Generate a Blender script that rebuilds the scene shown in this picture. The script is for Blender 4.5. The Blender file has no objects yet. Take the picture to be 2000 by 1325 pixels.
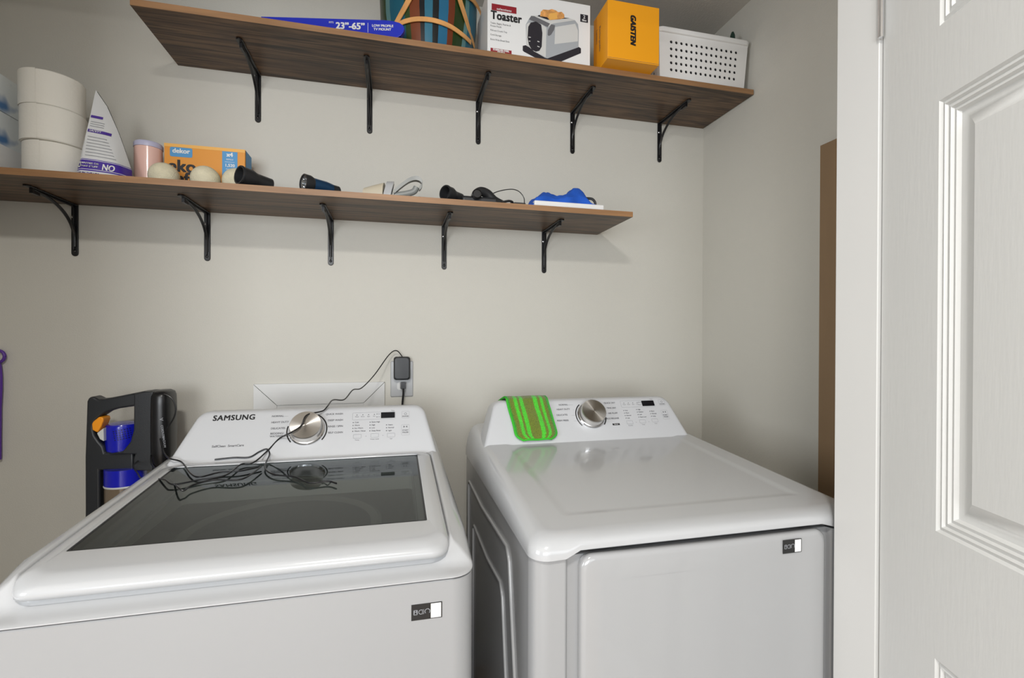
import bpy, bmesh, math, random
from mathutils import Vector, Matrix
R = math.radians
random.seed(7)
S = bpy.context.scene
C = S.collection

# ------------------------------------------------------------------ camera
FPX, YAW, PITCH, ROLL = 941.7, R(13.765), R(-.297), R(-.19)
CAM = Vector((0, -1.839, 1.27))
cd = bpy.data.cameras.new('camera'); cam = bpy.data.objects.new('camera', cd); C.objects.link(cam)
cd.sensor_width = 36; cd.lens = FPX * 36 / 2000; cd.clip_start = .02
cam.location = CAM
cam.matrix_world = (Matrix.Translation(CAM) @ Matrix.Rotation(-YAW, 4, 'Z')
                    @ Matrix.Rotation(R(90) + PITCH, 4, 'X') @ Matrix.Rotation(-ROLL, 4, 'Z'))
S.camera = cam
# ------------------------------------------------------------------ world, lights, exposure
w = bpy.data.worlds.new('world'); S.world = w; w.use_nodes = True
w.node_tree.nodes['Background'].inputs[0].default_value = (.93, .96, 1, 1)
w.node_tree.nodes['Background'].inputs[1].default_value = .42

def area(name, loc, target, sx, sy, power, col, shape='RECTANGLE'):
    l = bpy.data.lights.new(name, 'AREA'); l.shape = shape; l.size = sx; l.size_y = sy
    l.energy = power; l.color = col
    o = bpy.data.objects.new(name, l); C.objects.link(o); o.location = loc
    o.rotation_euler = (Vector(target) - Vector(loc)).to_track_quat('-Z', 'Y').to_euler()
    return o
area('ceiling_lamp_light', (-.2, -2.4, 2.46), (-.2, -2.4, 0), .26, .26, 36, (1, .97, .93), 'DISK')
area('front_fill_light', (-1.6, -6.4, 1.5), (.2, -.3, 1.4), 2.4, 1.7, 160, (.93, .965, 1))  # added broad fill from the room side, not an actual window
area('side_fill_light', (-2.9, -2.6, 1.5), (.8, -1, 1.3), 1.2, 1.4, 48, (.93, .965, 1))  # added fill from the left that lifts the right wall, no window there
area('far_fill_light', (.5, -5.5, 1.5), (.2, -.3, 1.4), 2.0, 1.5, 27, (.93, .965, 1))  # weak fill, added to raise the left side of the closet
S.view_settings.view_transform = 'Standard'; S.view_settings.look = 'None'
S.view_settings.exposure = 0; S.view_settings.gamma = 1
try: S.view_settings.use_curve_mapping = False
except Exception: pass

# ------------------------------------------------------------------ pixel rays of the 2000x1325 frame
def ray(u, v):
    a = (u - 1000) / FPX; b = (v - 662.5) / FPX
    a, b = a * math.cos(ROLL) + b * math.sin(ROLL), -a * math.sin(ROLL) + b * math.cos(ROLL)
    y2 = -b; z = math.cos(PITCH) - y2 * math.sin(PITCH); y = math.sin(PITCH) + y2 * math.cos(PITCH)
    return Vector((a * math.cos(YAW) + z * math.sin(YAW), -a * math.sin(YAW) + z * math.cos(YAW), y))
def at(u, v, X=None, Y=None, Z=None):
    d = ray(u, v)
    t = (X - CAM.x) / d.x if X is not None else (Y - CAM.y) / d.y if Y is not None else (Z - CAM.z) / d.z
    return CAM + t * d
def onp(u, v, o, n):
    d = ray(u, v); return CAM + d * ((o - CAM).dot(n) / d.dot(n))

# ------------------------------------------------------------------ materials
def mat(name, col, rough=.5, metal=0, bump=0, bscale=200, coat=0, var=0, vscale=3, spec=.5, aniso=0, stretch=None):
    m = bpy.data.materials.new(name); m.use_nodes = True; nt = m.node_tree; b = nt.nodes['Principled BSDF']
    b.inputs['Base Color'].default_value = (*col, 1); b.inputs['Roughness'].default_value = rough
    b.inputs['Metallic'].default_value = metal; b.inputs['Coat Weight'].default_value = coat
    b.inputs['Coat Roughness'].default_value = .05; b.inputs['Specular IOR Level'].default_value = spec
    b.inputs['Anisotropic'].default_value = aniso
    if bump or var:
        tc = nt.nodes.new('ShaderNodeTexCoord'); mp = nt.nodes.new('ShaderNodeMapping')
        nt.links.new(tc.outputs['Object'], mp.inputs[0])
        if stretch: mp.inputs['Scale'].default_value = stretch
    if var:
        n = nt.nodes.new('ShaderNodeTexNoise'); n.inputs['Scale'].default_value = vscale; n.inputs['Detail'].default_value = 6
        nt.links.new(mp.outputs[0], n.inputs['Vector'])
        r = nt.nodes.new('ShaderNodeValToRGB'); nt.links.new(n.outputs[0], r.inputs[0])
        r.color_ramp.elements[0].position = .3; r.color_ramp.elements[1].position = .7
        r.color_ramp.elements[0].color = (*[c * (1 - var) for c in col], 1)
        r.color_ramp.elements[1].color = (*[min(1, c * (1 + var)) for c in col], 1)
        nt.links.new(r.outputs[0], b.inputs['Base Color'])
    if bump:
        n = nt.nodes.new('ShaderNodeTexNoise'); n.inputs['Scale'].default_value = bscale; n.inputs['Detail'].default_value = 3
        nt.links.new(mp.outputs[0], n.inputs['Vector'])
        bp = nt.nodes.new('ShaderNodeBump'); bp.inputs['Strength'].default_value = bump; bp.inputs['Distance'].default_value = .002
        nt.links.new(n.outputs[0], bp.inputs['Height']); nt.links.new(bp.outputs[0], b.inputs['Normal'])
    return m
M = {}
M['wall'] = mat('wall_paint', (.605, .588, .53), .6, bump=.25, bscale=260, var=.015, vscale=2.2)
M['ceiling'] = mat('ceiling_paint', (.66, .63, .58), .8, bump=.4, bscale=180)
M['trim'] = mat('trim_paint', (.62, .62, .605), .35, var=.01)
M['door'] = mat('door_paint', (.64, .645, .63), .5, bump=.12, bscale=160, stretch=(1, 1, .12), var=.01)
M['floor'] = mat('floor_wood', (.42, .33, .25), .45, var=.25, vscale=5, stretch=(1, .15, 1))
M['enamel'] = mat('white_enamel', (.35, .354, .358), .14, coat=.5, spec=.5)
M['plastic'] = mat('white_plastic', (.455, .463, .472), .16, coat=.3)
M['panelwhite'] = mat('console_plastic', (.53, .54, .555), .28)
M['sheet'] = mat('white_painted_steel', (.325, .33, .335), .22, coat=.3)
M['black'] = mat('black_gloss', (.008, .008, .009), .3)
M['blackmatte'] = mat('black_plastic', (.018, .019, .021), .42)
M['charcoal'] = mat('charcoal_plastic', (.020, .022, .025), .38, bump=.1, bscale=400)
M['hole'] = mat('insert_dark', (.03, .03, .032), .7)
M['chrome'] = mat('chrome', (.72, .72, .73), .15, 1)
M['screw'] = mat('zinc_screw', (.75, .75, .76), .25, 1)
M['ink'] = mat('grey_ink', (.12, .12, .13), .6)
M['inklight'] = mat('light_grey_ink', (.28, .29, .31), .6)
M['inkblack'] = mat('black_ink', (.01, .01, .012), .5)
M['white'] = mat('white_print', (.78, .78, .77), .5)
M['paper'] = mat('white_paper', (.80, .78, .71), .9, bump=.4, bscale=90)
M['tub'] = mat('grey_tub', (.80, .80, .77), .5)
M['steel'] = mat('steel_basket', (.30, .29, .26), .5, .2)
M['purple'] = mat('purple_plastic', (.10, .03, .30), .35)
M['blue'] = mat('blue_plastic', (.008, .012, .42), .22, coat=.4)
M['orange'] = mat('orange_trigger', (.9, .32, .01), .4)
M['cup'] = mat('smoky_cup', (.16, .12, .08), .15, coat=.5)
M['board'] = mat('brown_board', (.27, .175, .095), .75, var=.12, vscale=6, stretch=(1, 1, .2))
M['cyan'] = mat('sky_blue_print', (.08, .30, .58), .5)
M['cardorange'] = mat('orange_card', (.74, .30, .035), .5)
M['cardorangelight'] = mat('orange_card_edge', (.85, .45, .10), .5)
M['yellow'] = mat('amber_carton', (.90, .37, .008), .45)
M['violet'] = mat('violet_ink', (.07, .03, .28), .45)
M['pink'] = mat('pink_enamel', (.80, .52, .45), .2, coat=.4)
M['lilac'] = mat('lilac_lid', (.50, .50, .66), .35)
M['wool'] = mat('cream_wool', (.72, .66, .48), .95, bump=1, bscale=350, var=.06, vscale=60)
M['cloth'] = mat('blue_cloth', (.01, .10, .55), .8, bump=.9, bscale=500)
M['tv'] = mat('royal_blue_card', (.015, .03, .48), .35)
M['red'] = mat('red_label', (.28, .01, .02), .5)
M['steelpic'] = mat('printed_steel_grey', (.38, .40, .42), .4)
M['steellight'] = mat('printed_light_grey', (.62, .62, .60), .4)
M['steeldark'] = mat('printed_dark_grey', (.14, .14, .15), .4)
M['bread'] = mat('printed_bread', (.72, .34, .10), .5, var=.3, vscale=90)
M['picdark'] = mat('printed_black', (.02, .018, .025), .4)
M['basketwhite'] = mat('white_basket_plastic', (.82, .81, .79), .35)
M['green'] = mat('dark_green_plastic', (.01, .035, .025), .4)
M['strap'] = mat('bentwood_strap', (.72, .36, .12), .45, var=.2, vscale=18)
M['pale'] = mat('pale_plastic', (.62, .63, .60), .4)
M['cream'] = mat('cream_plastic', (.58, .52, .40), .5)
M['grey'] = mat('grey_plastic', (.25, .26, .25), .35)
M['film'] = mat('grey_plastic_film', (.36, .36, .34), .3)
M['lens'] = mat('reflector', (.6, .62, .64), .15, .9)
M['navy'] = mat('navy_metal', (.02, .07, .16), .3, .5)
M['display'] = mat('black_display', (.006, .007, .01), .12)
M['blackcard'] = mat('black_label', (.012, .012, .012), .4)

def wood():
    m = bpy.data.materials.new('walnut_laminate'); m.use_nodes = True; nt = m.node_tree; b = nt.nodes['Principled BSDF']
    tc = nt.nodes.new('ShaderNodeTexCoord')
    def noise(scale, st, det=8, dist=.6):
        mp = nt.nodes.new('ShaderNodeMapping'); mp.inputs['Scale'].default_value = st
        nt.links.new(tc.outputs['Object'], mp.inputs[0])
        n = nt.nodes.new('ShaderNodeTexNoise'); n.inputs['Scale'].default_value = scale; n.inputs['Detail'].default_value = det
        n.inputs['Distortion'].default_value = dist
        nt.links.new(mp.outputs[0], n.inputs['Vector']); return n
    def ramp(n, stops):
        r = nt.nodes.new('ShaderNodeValToRGB'); nt.links.new(n.outputs[0], r.inputs[0])
        e = r.color_ramp.elements
        e[0].position, e[0].color = stops[0][0], (*stops[0][1], 1); e[1].position, e[1].color = stops[-1][0], (*stops[-1][1], 1)
        for p, c in stops[1:-1]: q = e.new(p); q.color = (*c, 1)
        return r
    a = ramp(noise(5, (.45, 3.0, 3.0), 8, 1.0), [(.32, (.035, .018, .009)), (.46, (.11, .060, .029)), (.58, (.175, .100, .052)), (.70, (.080, .043, .021))])
    c = ramp(noise(26, (.10, 5, 5), 10, 1.2), [(.42, (.22, .21, .20)), (.52, (1, 1, 1)), (1, (1.15, 1.1, 1.05))])
    k = ramp(noise(5, (.5, 2, 2), 4, 2.5), [(.26, (.4, .38, .36)), (.33, (1, 1, 1)), (1, (1, 1, 1))])
    x = nt.nodes.new('ShaderNodeMixRGB'); x.blend_type = 'MULTIPLY'; x.inputs[0].default_value = .9
    nt.links.new(a.outputs[0], x.inputs[1]); nt.links.new(c.outputs[0], x.inputs[2])
    y = nt.nodes.new('ShaderNodeMixRGB'); y.blend_type = 'MULTIPLY'; y.inputs[0].default_value = .8
    nt.links.new(x.outputs[0], y.inputs[1]); nt.links.new(k.outputs[0], y.inputs[2])
    nt.links.new(y.outputs[0], b.inputs['Base Color']); b.inputs['Roughness'].default_value = .42
    return m
M['wood'] = wood()
M['woodedge'] = mat('walnut_lit_edge', (.30, .160, .072), .45, var=.25, vscale=12, stretch=(.3, 3, 6))  # lighter walnut: direct light on the shelf front put into the colour

def glass_lid():
    m = bpy.data.materials.new('smoked_glass'); m.use_nodes = True; nt = m.node_tree
    for n in list(nt.nodes): nt.nodes.remove(n)
    o = nt.nodes.new('ShaderNodeOutputMaterial'); mx = nt.nodes.new('ShaderNodeMixShader')
    g = nt.nodes.new('ShaderNodeBsdfGlossy'); g.inputs['Roughness'].default_value = .02; g.inputs[0].default_value = (.92, .96, .98, 1)
    t = nt.nodes.new('ShaderNodeBsdfTransparent'); t.inputs[0].default_value = (.50, .52, .51, 1)
    lw = nt.nodes.new('ShaderNodeFresnel'); lw.inputs[0].default_value = 1.6
    ge = nt.nodes.new('ShaderNodeNewGeometry'); im = nt.nodes.new('ShaderNodeMath'); im.operation = 'SUBTRACT'; im.inputs[0].default_value = 1
    fm = nt.nodes.new('ShaderNodeMath'); fm.operation = 'MULTIPLY'; nt.links.new(ge.outputs['Backfacing'], im.inputs[1])
    nt.links.new(im.outputs[0], fm.inputs[0]); nt.links.new(lw.outputs[0], fm.inputs[1]); nt.links.new(fm.outputs[0], mx.inputs[0]); nt.links.new(t.outputs[0], mx.inputs[1]); nt.links.new(g.outputs[0], mx.inputs[2])
    nt.links.new(mx.outputs[0], o.inputs[0]); return m
M['glass'] = glass_lid()
def knobmat():
    m = bpy.data.materials.new('spun_metal'); m.use_nodes = True; nt = m.node_tree; b = nt.nodes['Principled BSDF']
    b.inputs['Metallic'].default_value = 1; b.inputs['Roughness'].default_value = .28; b.inputs['Base Color'].default_value = (.62, .60, .57, 1)
    b.inputs['Anisotropic'].default_value = .9
    tg = nt.nodes.new('ShaderNodeTangent'); tg.direction_type = 'RADIAL'; tg.axis = 'Z'
    nt.links.new(tg.outputs[0], b.inputs['Tangent']); return m
M['knob'] = knobmat()
def stripes():
    m = bpy.data.materials.new('striped_microfibre'); m.use_nodes = True; nt = m.node_tree; b = nt.nodes['Principled BSDF']
    tc = nt.nodes.new('ShaderNodeTexCoord'); sp = nt.nodes.new('ShaderNodeSeparateXYZ'); nt.links.new(tc.outputs['UV'], sp.inputs[0])
    n = nt.nodes.new('ShaderNodeTexNoise'); n.inputs['Scale'].default_value = 700; nt.links.new(tc.outputs['Object'], n.inputs['Vector'])
    ma = nt.nodes.new('ShaderNodeMath'); ma.operation = 'MULTIPLY_ADD'; ma.inputs[1].default_value = .09
    nt.links.new(n.outputs[0], ma.inputs[0]); nt.links.new(sp.outputs[0], ma.inputs[2])
    r = nt.nodes.new('ShaderNodeValToRGB'); r.color_ramp.interpolation = 'CONSTANT'; nt.links.new(ma.outputs[0], r.inputs[0])
    ol, gr, dk = (.15, .20, .012, 1), (.07, .62, .02, 1), (.02, .33, .01, 1)
    e = r.color_ramp.elements; e[0].position = 0; e[0].color = dk; e[1].position = .09; e[1].color = ol
    for p, c in ((.19, gr), (.27, ol), (.33, gr), (.42, ol), (.67, gr), (.77, ol), (.84, gr), (.91, ol), (.99, dk)):
        q = e.new(p); q.color = c
    n2 = nt.nodes.new('ShaderNodeTexNoise'); n2.inputs['Scale'].default_value = 450; n2.inputs['Detail'].default_value = 4
    nt.links.new(tc.outputs['Object'], n2.inputs['Vector'])
    r2 = nt.nodes.new('ShaderNodeValToRGB'); nt.links.new(n2.outputs[0], r2.inputs[0])
    r2.color_ramp.elements[0].position = .35; r2.color_ramp.elements[0].color = (.55, .55, .55, 1); r2.color_ramp.elements[1].position = .65; r2.color_ramp.elements[1].color = (1.2, 1.2, 1.2, 1)
    x = nt.nodes.new('ShaderNodeMixRGB'); x.blend_type = 'MULTIPLY'; x.inputs[0].default_value = .8
    nt.links.new(r.outputs[0], x.inputs[1]); nt.links.new(r2.outputs[0], x.inputs[2]); nt.links.new(x.outputs[0], b.inputs['Base Color'])
    bp = nt.nodes.new('ShaderNodeBump'); bp.inputs['Strength'].default_value = 1; bp.inputs['Distance'].default_value = .003
    nt.links.new(n2.outputs[0], bp.inputs['Height']); nt.links.new(bp.outputs[0], b.inputs['Normal'])
    b.inputs['Roughness'].default_value = .9; b.inputs['Sheen Weight'].default_value = .3
    return m
M['stripes'] = stripes()
M['piping'] = mat('green_piping', (.03, .42, .015), .8)

# ------------------------------------------------------------------ mesh helpers
def V(*a): return Vector(a if len(a) == 3 else a[0])
class MB:
    def __init__(s): s.v = []; s.f = []; s.m = []; s.uv = None
    def add(s, vs, fs, k=0):
        n = len(s.v); s.v += [Vector(p) for p in vs]
        for f in fs: s.f.append([i + n for i in f]); s.m.append(k)
        return s
    def box(s, x0, x1, y0, y1, z0, z1, k=0):
        return s.add([(x, y, z) for z in (z0, z1) for y in (y0, y1) for x in (x0, x1)],
                     [(0, 2, 3, 1), (4, 5, 7, 6), (0, 1, 5, 4), (2, 6, 7, 3), (0, 4, 6, 2), (1, 3, 7, 5)], k)
    def loft(s, rings, k=0, c0=True, c1=True, closed=True):
        n = len(rings[0]); vs = [p for r in rings for p in r]; fs = []
        for i in range(len(rings) - 1):
            for j in range(n if closed else n - 1):
                a = i * n + j; b = i * n + (j + 1) % n; fs.append((a, b, b + n, a + n))
        if c0: fs.append(tuple(range(n))[::-1])
        if c1: fs.append(tuple((len(rings) - 1) * n + j for j in range(n)))
        return s.add(vs, fs, k)
    def tube(s, pts, r, n=8, k=0, caps=True):
        pts = [Vector(p) for p in pts]; rings = []; up = None
        for i, p in enumerate(pts):
            t = (pts[min(i + 1, len(pts) - 1)] - pts[max(i - 1, 0)]).normalized()
            if up is None:
                a = Vector((0, 0, 1)) if abs(t.z) < .9 else Vector((0, 1, 0)); up = t.cross(a).normalized()
            up = (up - t * up.dot(t)).normalized(); q = t.cross(up)
            rr = r[i] if isinstance(r, (list, tuple)) else r
            rings.append([p + rr * (math.cos(2 * math.pi * j / n) * up + math.sin(2 * math.pi * j / n) * q) for j in range(n)])
        return s.loft(rings, k, caps, caps)
    def lathe(s, prof, o, ax=(0, 0, 1), n=40, k=0, c0=True, c1=True):
        o = Vector(o); ax = Vector(ax).normalized()
        a = Vector((1, 0, 0)) if abs(ax.x) < .9 else Vector((0, 1, 0)); e1 = ax.cross(a).normalized(); e2 = ax.cross(e1)
        return s.loft([[o + ax * h + r * (math.cos(2 * math.pi * j / n) * e1 + math.sin(2 * math.pi * j / n) * e2) for j in range(n)] for r, h in prof], k, c0, c1)
    def prism(s, poly, d, k=0):
        d = Vector(d); a = [Vector(p) for p in poly]
        return s.loft([a, [p + d for p in a]], k)
    def flat(s, poly, k=0): return s.add(poly, [tuple(range(len(poly)))], k)
    def ribbon(s, pts, wv, th, k=0):   # flat strip: half width vector(s), thickness vector(s)
        rings = []
        for i, p in enumerate(pts):
            w_ = wv[i] if isinstance(wv, list) else wv; t = th[i] if isinstance(th, list) else th
            p = Vector(p); rings.append([p - w_, p + w_, p + w_ + t, p - w_ + t])
        return s.loft(rings, k)
    def build(s, name, mats, parent=None, loc=None, smooth=True, bevel=0, seg=3, ang=35, solid=0, sub=0):
        o_ = Vector(parent['_o']) if parent is not None else Vector(loc) if loc is not None else Vector((0, 0, 0))
        me = bpy.data.meshes.new(name); me.from_pydata([p - o_ for p in s.v], [], s.f)
        for m in (mats if isinstance(mats, (list, tuple)) else [mats]): me.materials.append(M[m])
        for p, k in zip(me.polygons, s.m): p.material_index = k; p.use_smooth = smooth
        bm = bmesh.new(); bm.from_mesh(me); bmesh.ops.recalc_face_normals(bm, faces=bm.faces); bm.to_mesh(me); bm.free()
        if smooth: me.set_sharp_from_angle(angle=R(ang))
        ob = bpy.data.objects.new(name, me); C.objects.link(ob)
        if parent is not None: ob.parent = parent
        else: ob.location = o_
        ob['_o'] = list(o_)
        if smooth: ob['_w'] = 1
        if solid: q = ob.modifiers.new('solid', 'SOLIDIFY'); q.thickness = solid; q.offset = 0
        if bevel:
            q = ob.modifiers.new('bevel', 'BEVEL'); q.width = bevel; q.segments = seg; q.limit_method = 'ANGLE'; q.angle_limit = R(40)
            q.harden_normals = False
        if sub: q = ob.modifiers.new('sub', 'SUBSURF'); q.levels = sub; q.render_levels = sub
        return ob
def tag(o, label, cat, group=None):
    o['label'] = label; o['category'] = cat
    if group: o['group'] = group
    return o
def thing(name, loc, label, cat, group=None):
    o = bpy.data.objects.new(name, None); C.objects.link(o); o.location = loc; o['_o'] = list(loc); o.empty_display_size = .05
    return tag(o, label, cat, group)
def struct(o): o['kind'] = 'structure'; return o
def copy_tree(o, parent=None):
    c = o.copy(); C.objects.link(c)
    if parent is not None: c.parent = parent
    for ch in list(o.children): copy_tree(ch, c)
    return c
def rrect(x0, x1, y0, y1, r, nc=6, ns=2):    # rounded rectangle, CCW, from the front left corner
    P = []
    cs = [(x0 + r, y0 + r, 180), (x1 - r, y0 + r, 270), (x1 - r, y1 - r, 0), (x0 + r, y1 - r, 90)]
    for i, (cx, cy, a0) in enumerate(cs):
        for j in range(nc + 1):
            a = R(a0 + 90 * j / nc); P.append((cx + r * math.cos(a), cy + r * math.sin(a)))
        a = P[-1]; nx = cs[(i + 1) % 4]; a1 = R(nx[2]); b = (nx[0] + r * math.cos(a1), nx[1] + r * math.sin(a1))
        for j in range(1, ns): P.append((a[0] + (b[0] - a[0]) * j / ns, a[1] + (b[1] - a[1]) * j / ns))
    return P
class Frame:
    def __init__(s, o, ux, uy): s.o = Vector(o); s.ux = Vector(ux).normalized(); s.uy = Vector(uy).normalized(); s.n = s.ux.cross(s.uy)
    def p(s, a, b, h=0): return s.o + s.ux * a + s.uy * b + s.n * h
    def px(s, u, v):
        q = onp(u, v, s.o, s.n) - s.o; return q.dot(s.ux), q.dot(s.uy)
    def mat(s): return Matrix(((s.ux.x, s.uy.x, s.n.x, s.o.x), (s.ux.y, s.uy.y, s.n.y, s.o.y), (s.ux.z, s.uy.z, s.n.z, s.o.z), (0, 0, 0, 1)))
def text(mb, fr, st, a, b, size, k=0, align='LEFT', bold=0, h=.0004, sx=1, shear=0, rot=0, sp=1):
    cu = bpy.data.curves.new('t', 'FONT'); cu.body = st; cu.size = size; cu.align_x = align; cu.align_y = 'CENTER'
    cu.resolution_u = 3; cu.shear = shear; cu.space_character = sp; cu.fill_mode = 'FRONT'
    ob = bpy.data.objects.new('t', cu); me = bpy.data.meshes.new_from_object(ob)
    c, s_ = math.cos(rot), math.sin(rot); d = bold * size * 1.6
    for ii, (dx, dy) in enumerate([(-d, -d * .6), (d, -d * .6), (d, d * .6), (-d, d * .6), (0, 0)] if bold else [(0, 0)]):
        n = len(mb.v)
        for q in me.vertices:
            x, y = q.co.x * sx + dx, q.co.y + dy; mb.v.append(fr.p(a + c * x - s_ * y, b + s_ * x + c * y, h + ii * .00008))
        for p in me.polygons: mb.f.append([i + n for i in p.vertices]); mb.m.append(k)
    bpy.data.objects.remove(ob); bpy.data.curves.remove(cu); bpy.data.meshes.remove(me)
def rectf(mb, fr, a0, a1, b0, b1, k=0, h=.0004, r=0):
    if r: P = [fr.p(x, y, h) for x, y in rrect(a0, a1, b0, b1, r, 4, 1)]
    else: P = [fr.p(a0, b0, h), fr.p(a1, b0, h), fr.p(a1, b1, h), fr.p(a0, b1, h)]
    mb.flat(P, k)
def outline(mb, fr, a0, a1, b0, b1, t, k=0, h=.0004, r=.002):
    P = rrect(a0, a1, b0, b1, r, 4, 1); Q = rrect(a0 + t, a1 - t, b0 + t, b1 - t, max(r - t, .0003), 4, 1)
    mb.loft([[fr.p(x, y, h) for x, y in P], [fr.p(x, y, h) for x, y in Q]], k, False, False)
def polyf(mb, fr, pts, k=0, h=.0004): mb.flat([fr.p(a, b, h) for a, b in pts], k)
def arc(mb, fr, ca, cb, r0, r1, a0, a1, k=0, h=.0006, n=28):
    P = [[fr.p(ca + r * math.cos(R(a0 + (a1 - a0) * j / n)), cb + r * math.sin(R(a0 + (a1 - a0) * j / n)), h) for j in range(n + 1)] for r in (r0, r1)]
    mb.loft(P, k, False, False, closed=False)
def sstep(x): x = max(0, min(1, x)); return x * x * (3 - 2 * x)
def crv(pts, n=6):   # catmull-rom through points
    P = [Vector(p) for p in pts]; out = []
    for i in range(len(P) - 1):
        a, b, c, d = P[max(i - 1, 0)], P[i], P[i + 1], P[min(i + 2, len(P) - 1)]
        for j in range(n):
            t = j / n
            out.append(.5 * (2 * b + (c - a) * t + (2 * a - 5 * b + 4 * c - d) * t * t + (3 * b - a - 3 * c + d) * t ** 3))
    return out + [P[-1]]

# ------------------------------------------------------------------ the setting
XL, XR, ZC = -1.212, 1.302, 2.54
JX, JY0, JY1 = .843, -1.069, -1.154      # right jamb of the opening
struct(MB().box(XL - .1, XR + .1, 0, .1, -.1, ZC + .1).build('wall_back', 'wall', smooth=False))
struct(MB().box(XL - .1, XL, JY1, 0, -.1, ZC + .1).build('wall_left', 'wall', smooth=False))
struct(MB().box(XR, XR + .1, JY1, 0, -.1, ZC + .1).build('wall_right', 'wall', smooth=False))
struct(MB().box(-3, 3, -7, .1, -.1, 0).build('floor', 'floor', smooth=False))
struct(MB().box(-3, 3, -7, .1, ZC, ZC + .1).build('ceiling', 'ceiling', smooth=False))
wf = MB().box(-3, -.898, JY1, JY0, 0, ZC).box(JX + .018, 3, JY1, JY0, 0, ZC).box(-.898, JX + .018, JY1, JY0, 2.40, ZC)
struct(wf.build('wall_front', 'wall', smooth=False))
struct(MB().box(JX, JX + .018, JY1, JY0, 0, 2.40).build('trim_1', 'trim', bevel=.0015, smooth=False))
struct(MB().box(-.898, -.88, JY1, JY0, 0, 2.40).build('trim_2', 'trim', bevel=.0015, smooth=False))
struct(MB().box(-.88, JX, JY1, JY0, 2.38, 2.40).build('trim_3', 'trim', bevel=.0015, smooth=False))
bs = MB().box(XL, XR, -.014, 0, 0, .09); struct(bs.build('baseboard_back', 'trim', bevel=.003, smooth=False))
struct(MB().box(XR - .014, XR, JY0, -.014, 0, .09).build('baseboard_right', 'trim', bevel=.003, smooth=False))

# the opened six-panel door: plane coordinates a (from hinge towards camera), b (height)
dd = Vector((-.314, -.949, 0)).normalized(); dn = Vector((-.949, .314, 0)).normalized()
DO = Vector((JX + .006, JY1 - .003, 0))
DF = Frame(DO, dd, (0, 0, 1))
if DF.n.dot(dn) < 0: DF.n = -DF.n
def dpt(a, b, h): return DF.p(a, b, h)
DW, DH = .76, 2.05
pans = []
for b0, b1 in ((.25, .777), (.973, 1.633), (1.747, 1.95)):
    for a0, a1 in ((.125, .345), (.425, .645)): pans.append((a0, a1, b0, b1))
db = MB()
# face grid with panels as stepped insets
xs = [0, .125, .345, .425, .645, DW]; zs = [.005, .25, .777, .973, 1.633, 1.747, 1.95, DH]
for i in range(5):
    for j in range(7):
        a0, a1, b0, b1 = xs[i], xs[i + 1], zs[j], zs[j + 1]
        if (a0, a1, b0, b1) in pans:
            prof = [(0, 0), (.004, -.0035), (.009, -.0015), (.012, -.005), (.018, -.003), (.021, -.0065), (.026, -.005), (.030, -.0095), (.037, -.0105), (.044, -.0095), (.062, -.001)]
            db.loft([[dpt(a0 + t, b0 + t, h), dpt(a1 - t, b0 + t, h), dpt(a1 - t, b1 - t, h), dpt(a0 + t, b1 - t, h)] for t, h in prof], 0, False, True)
        else: db.flat([dpt(a0, b0, 0), dpt(a1, b0, 0), dpt(a1, b1, 0), dpt(a0, b1, 0)])
T = -.035
db.flat([dpt(0, .005, T), dpt(DW, .005, T), dpt(DW, DH, T), dpt(0, DH, T)])
for a, b in (((0, .005), (DW, .005)), ((DW, .005), (DW, DH)), ((DW, DH), (0, DH)), ((0, DH), (0, .005))):
    db.flat([dpt(*a, 0), dpt(*b, 0), dpt(*b, T), dpt(*a, T)])
door = struct(db.build('door_1', 'door', loc=tuple(DO), ang=20))
hg = MB()
hz = at(1702, 18, Y=JY1 - .004).z
for z in (hz, .25): hg.tube([(JX - .004, JY1 - .006, z - .045), (JX - .004, JY1 - .006, z + .045)], .0045, 10)
hg.build('hinge', 'chrome', door)

# ------------------------------------------------------------------ shelves and brackets
def shelf(name, x0, x1, z, label):
    t = thing(name, (x0, 0, z), label, 'shelf')
    MB().box(x0, x1, -.3035, -.001, z, z + .018).build('board', 'wood', t, smooth=False)
    MB().box(x0, x1, -.305, -.3035, z, z + .018).build('lit_front_edge', 'woodedge', t, smooth=False)  # front strip of the same board, coloured lighter as if lit
    return t
ZU, ZL = 2.174, 1.688
shelf('wall_shelf', -.703, 1.298, ZU, 'upper dark walnut wall shelf carrying the toaster box and white basket')
shelf('wall_shelf', XL + .002, .808, ZL, 'lower walnut wall shelf carrying toilet rolls and small items')

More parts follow.
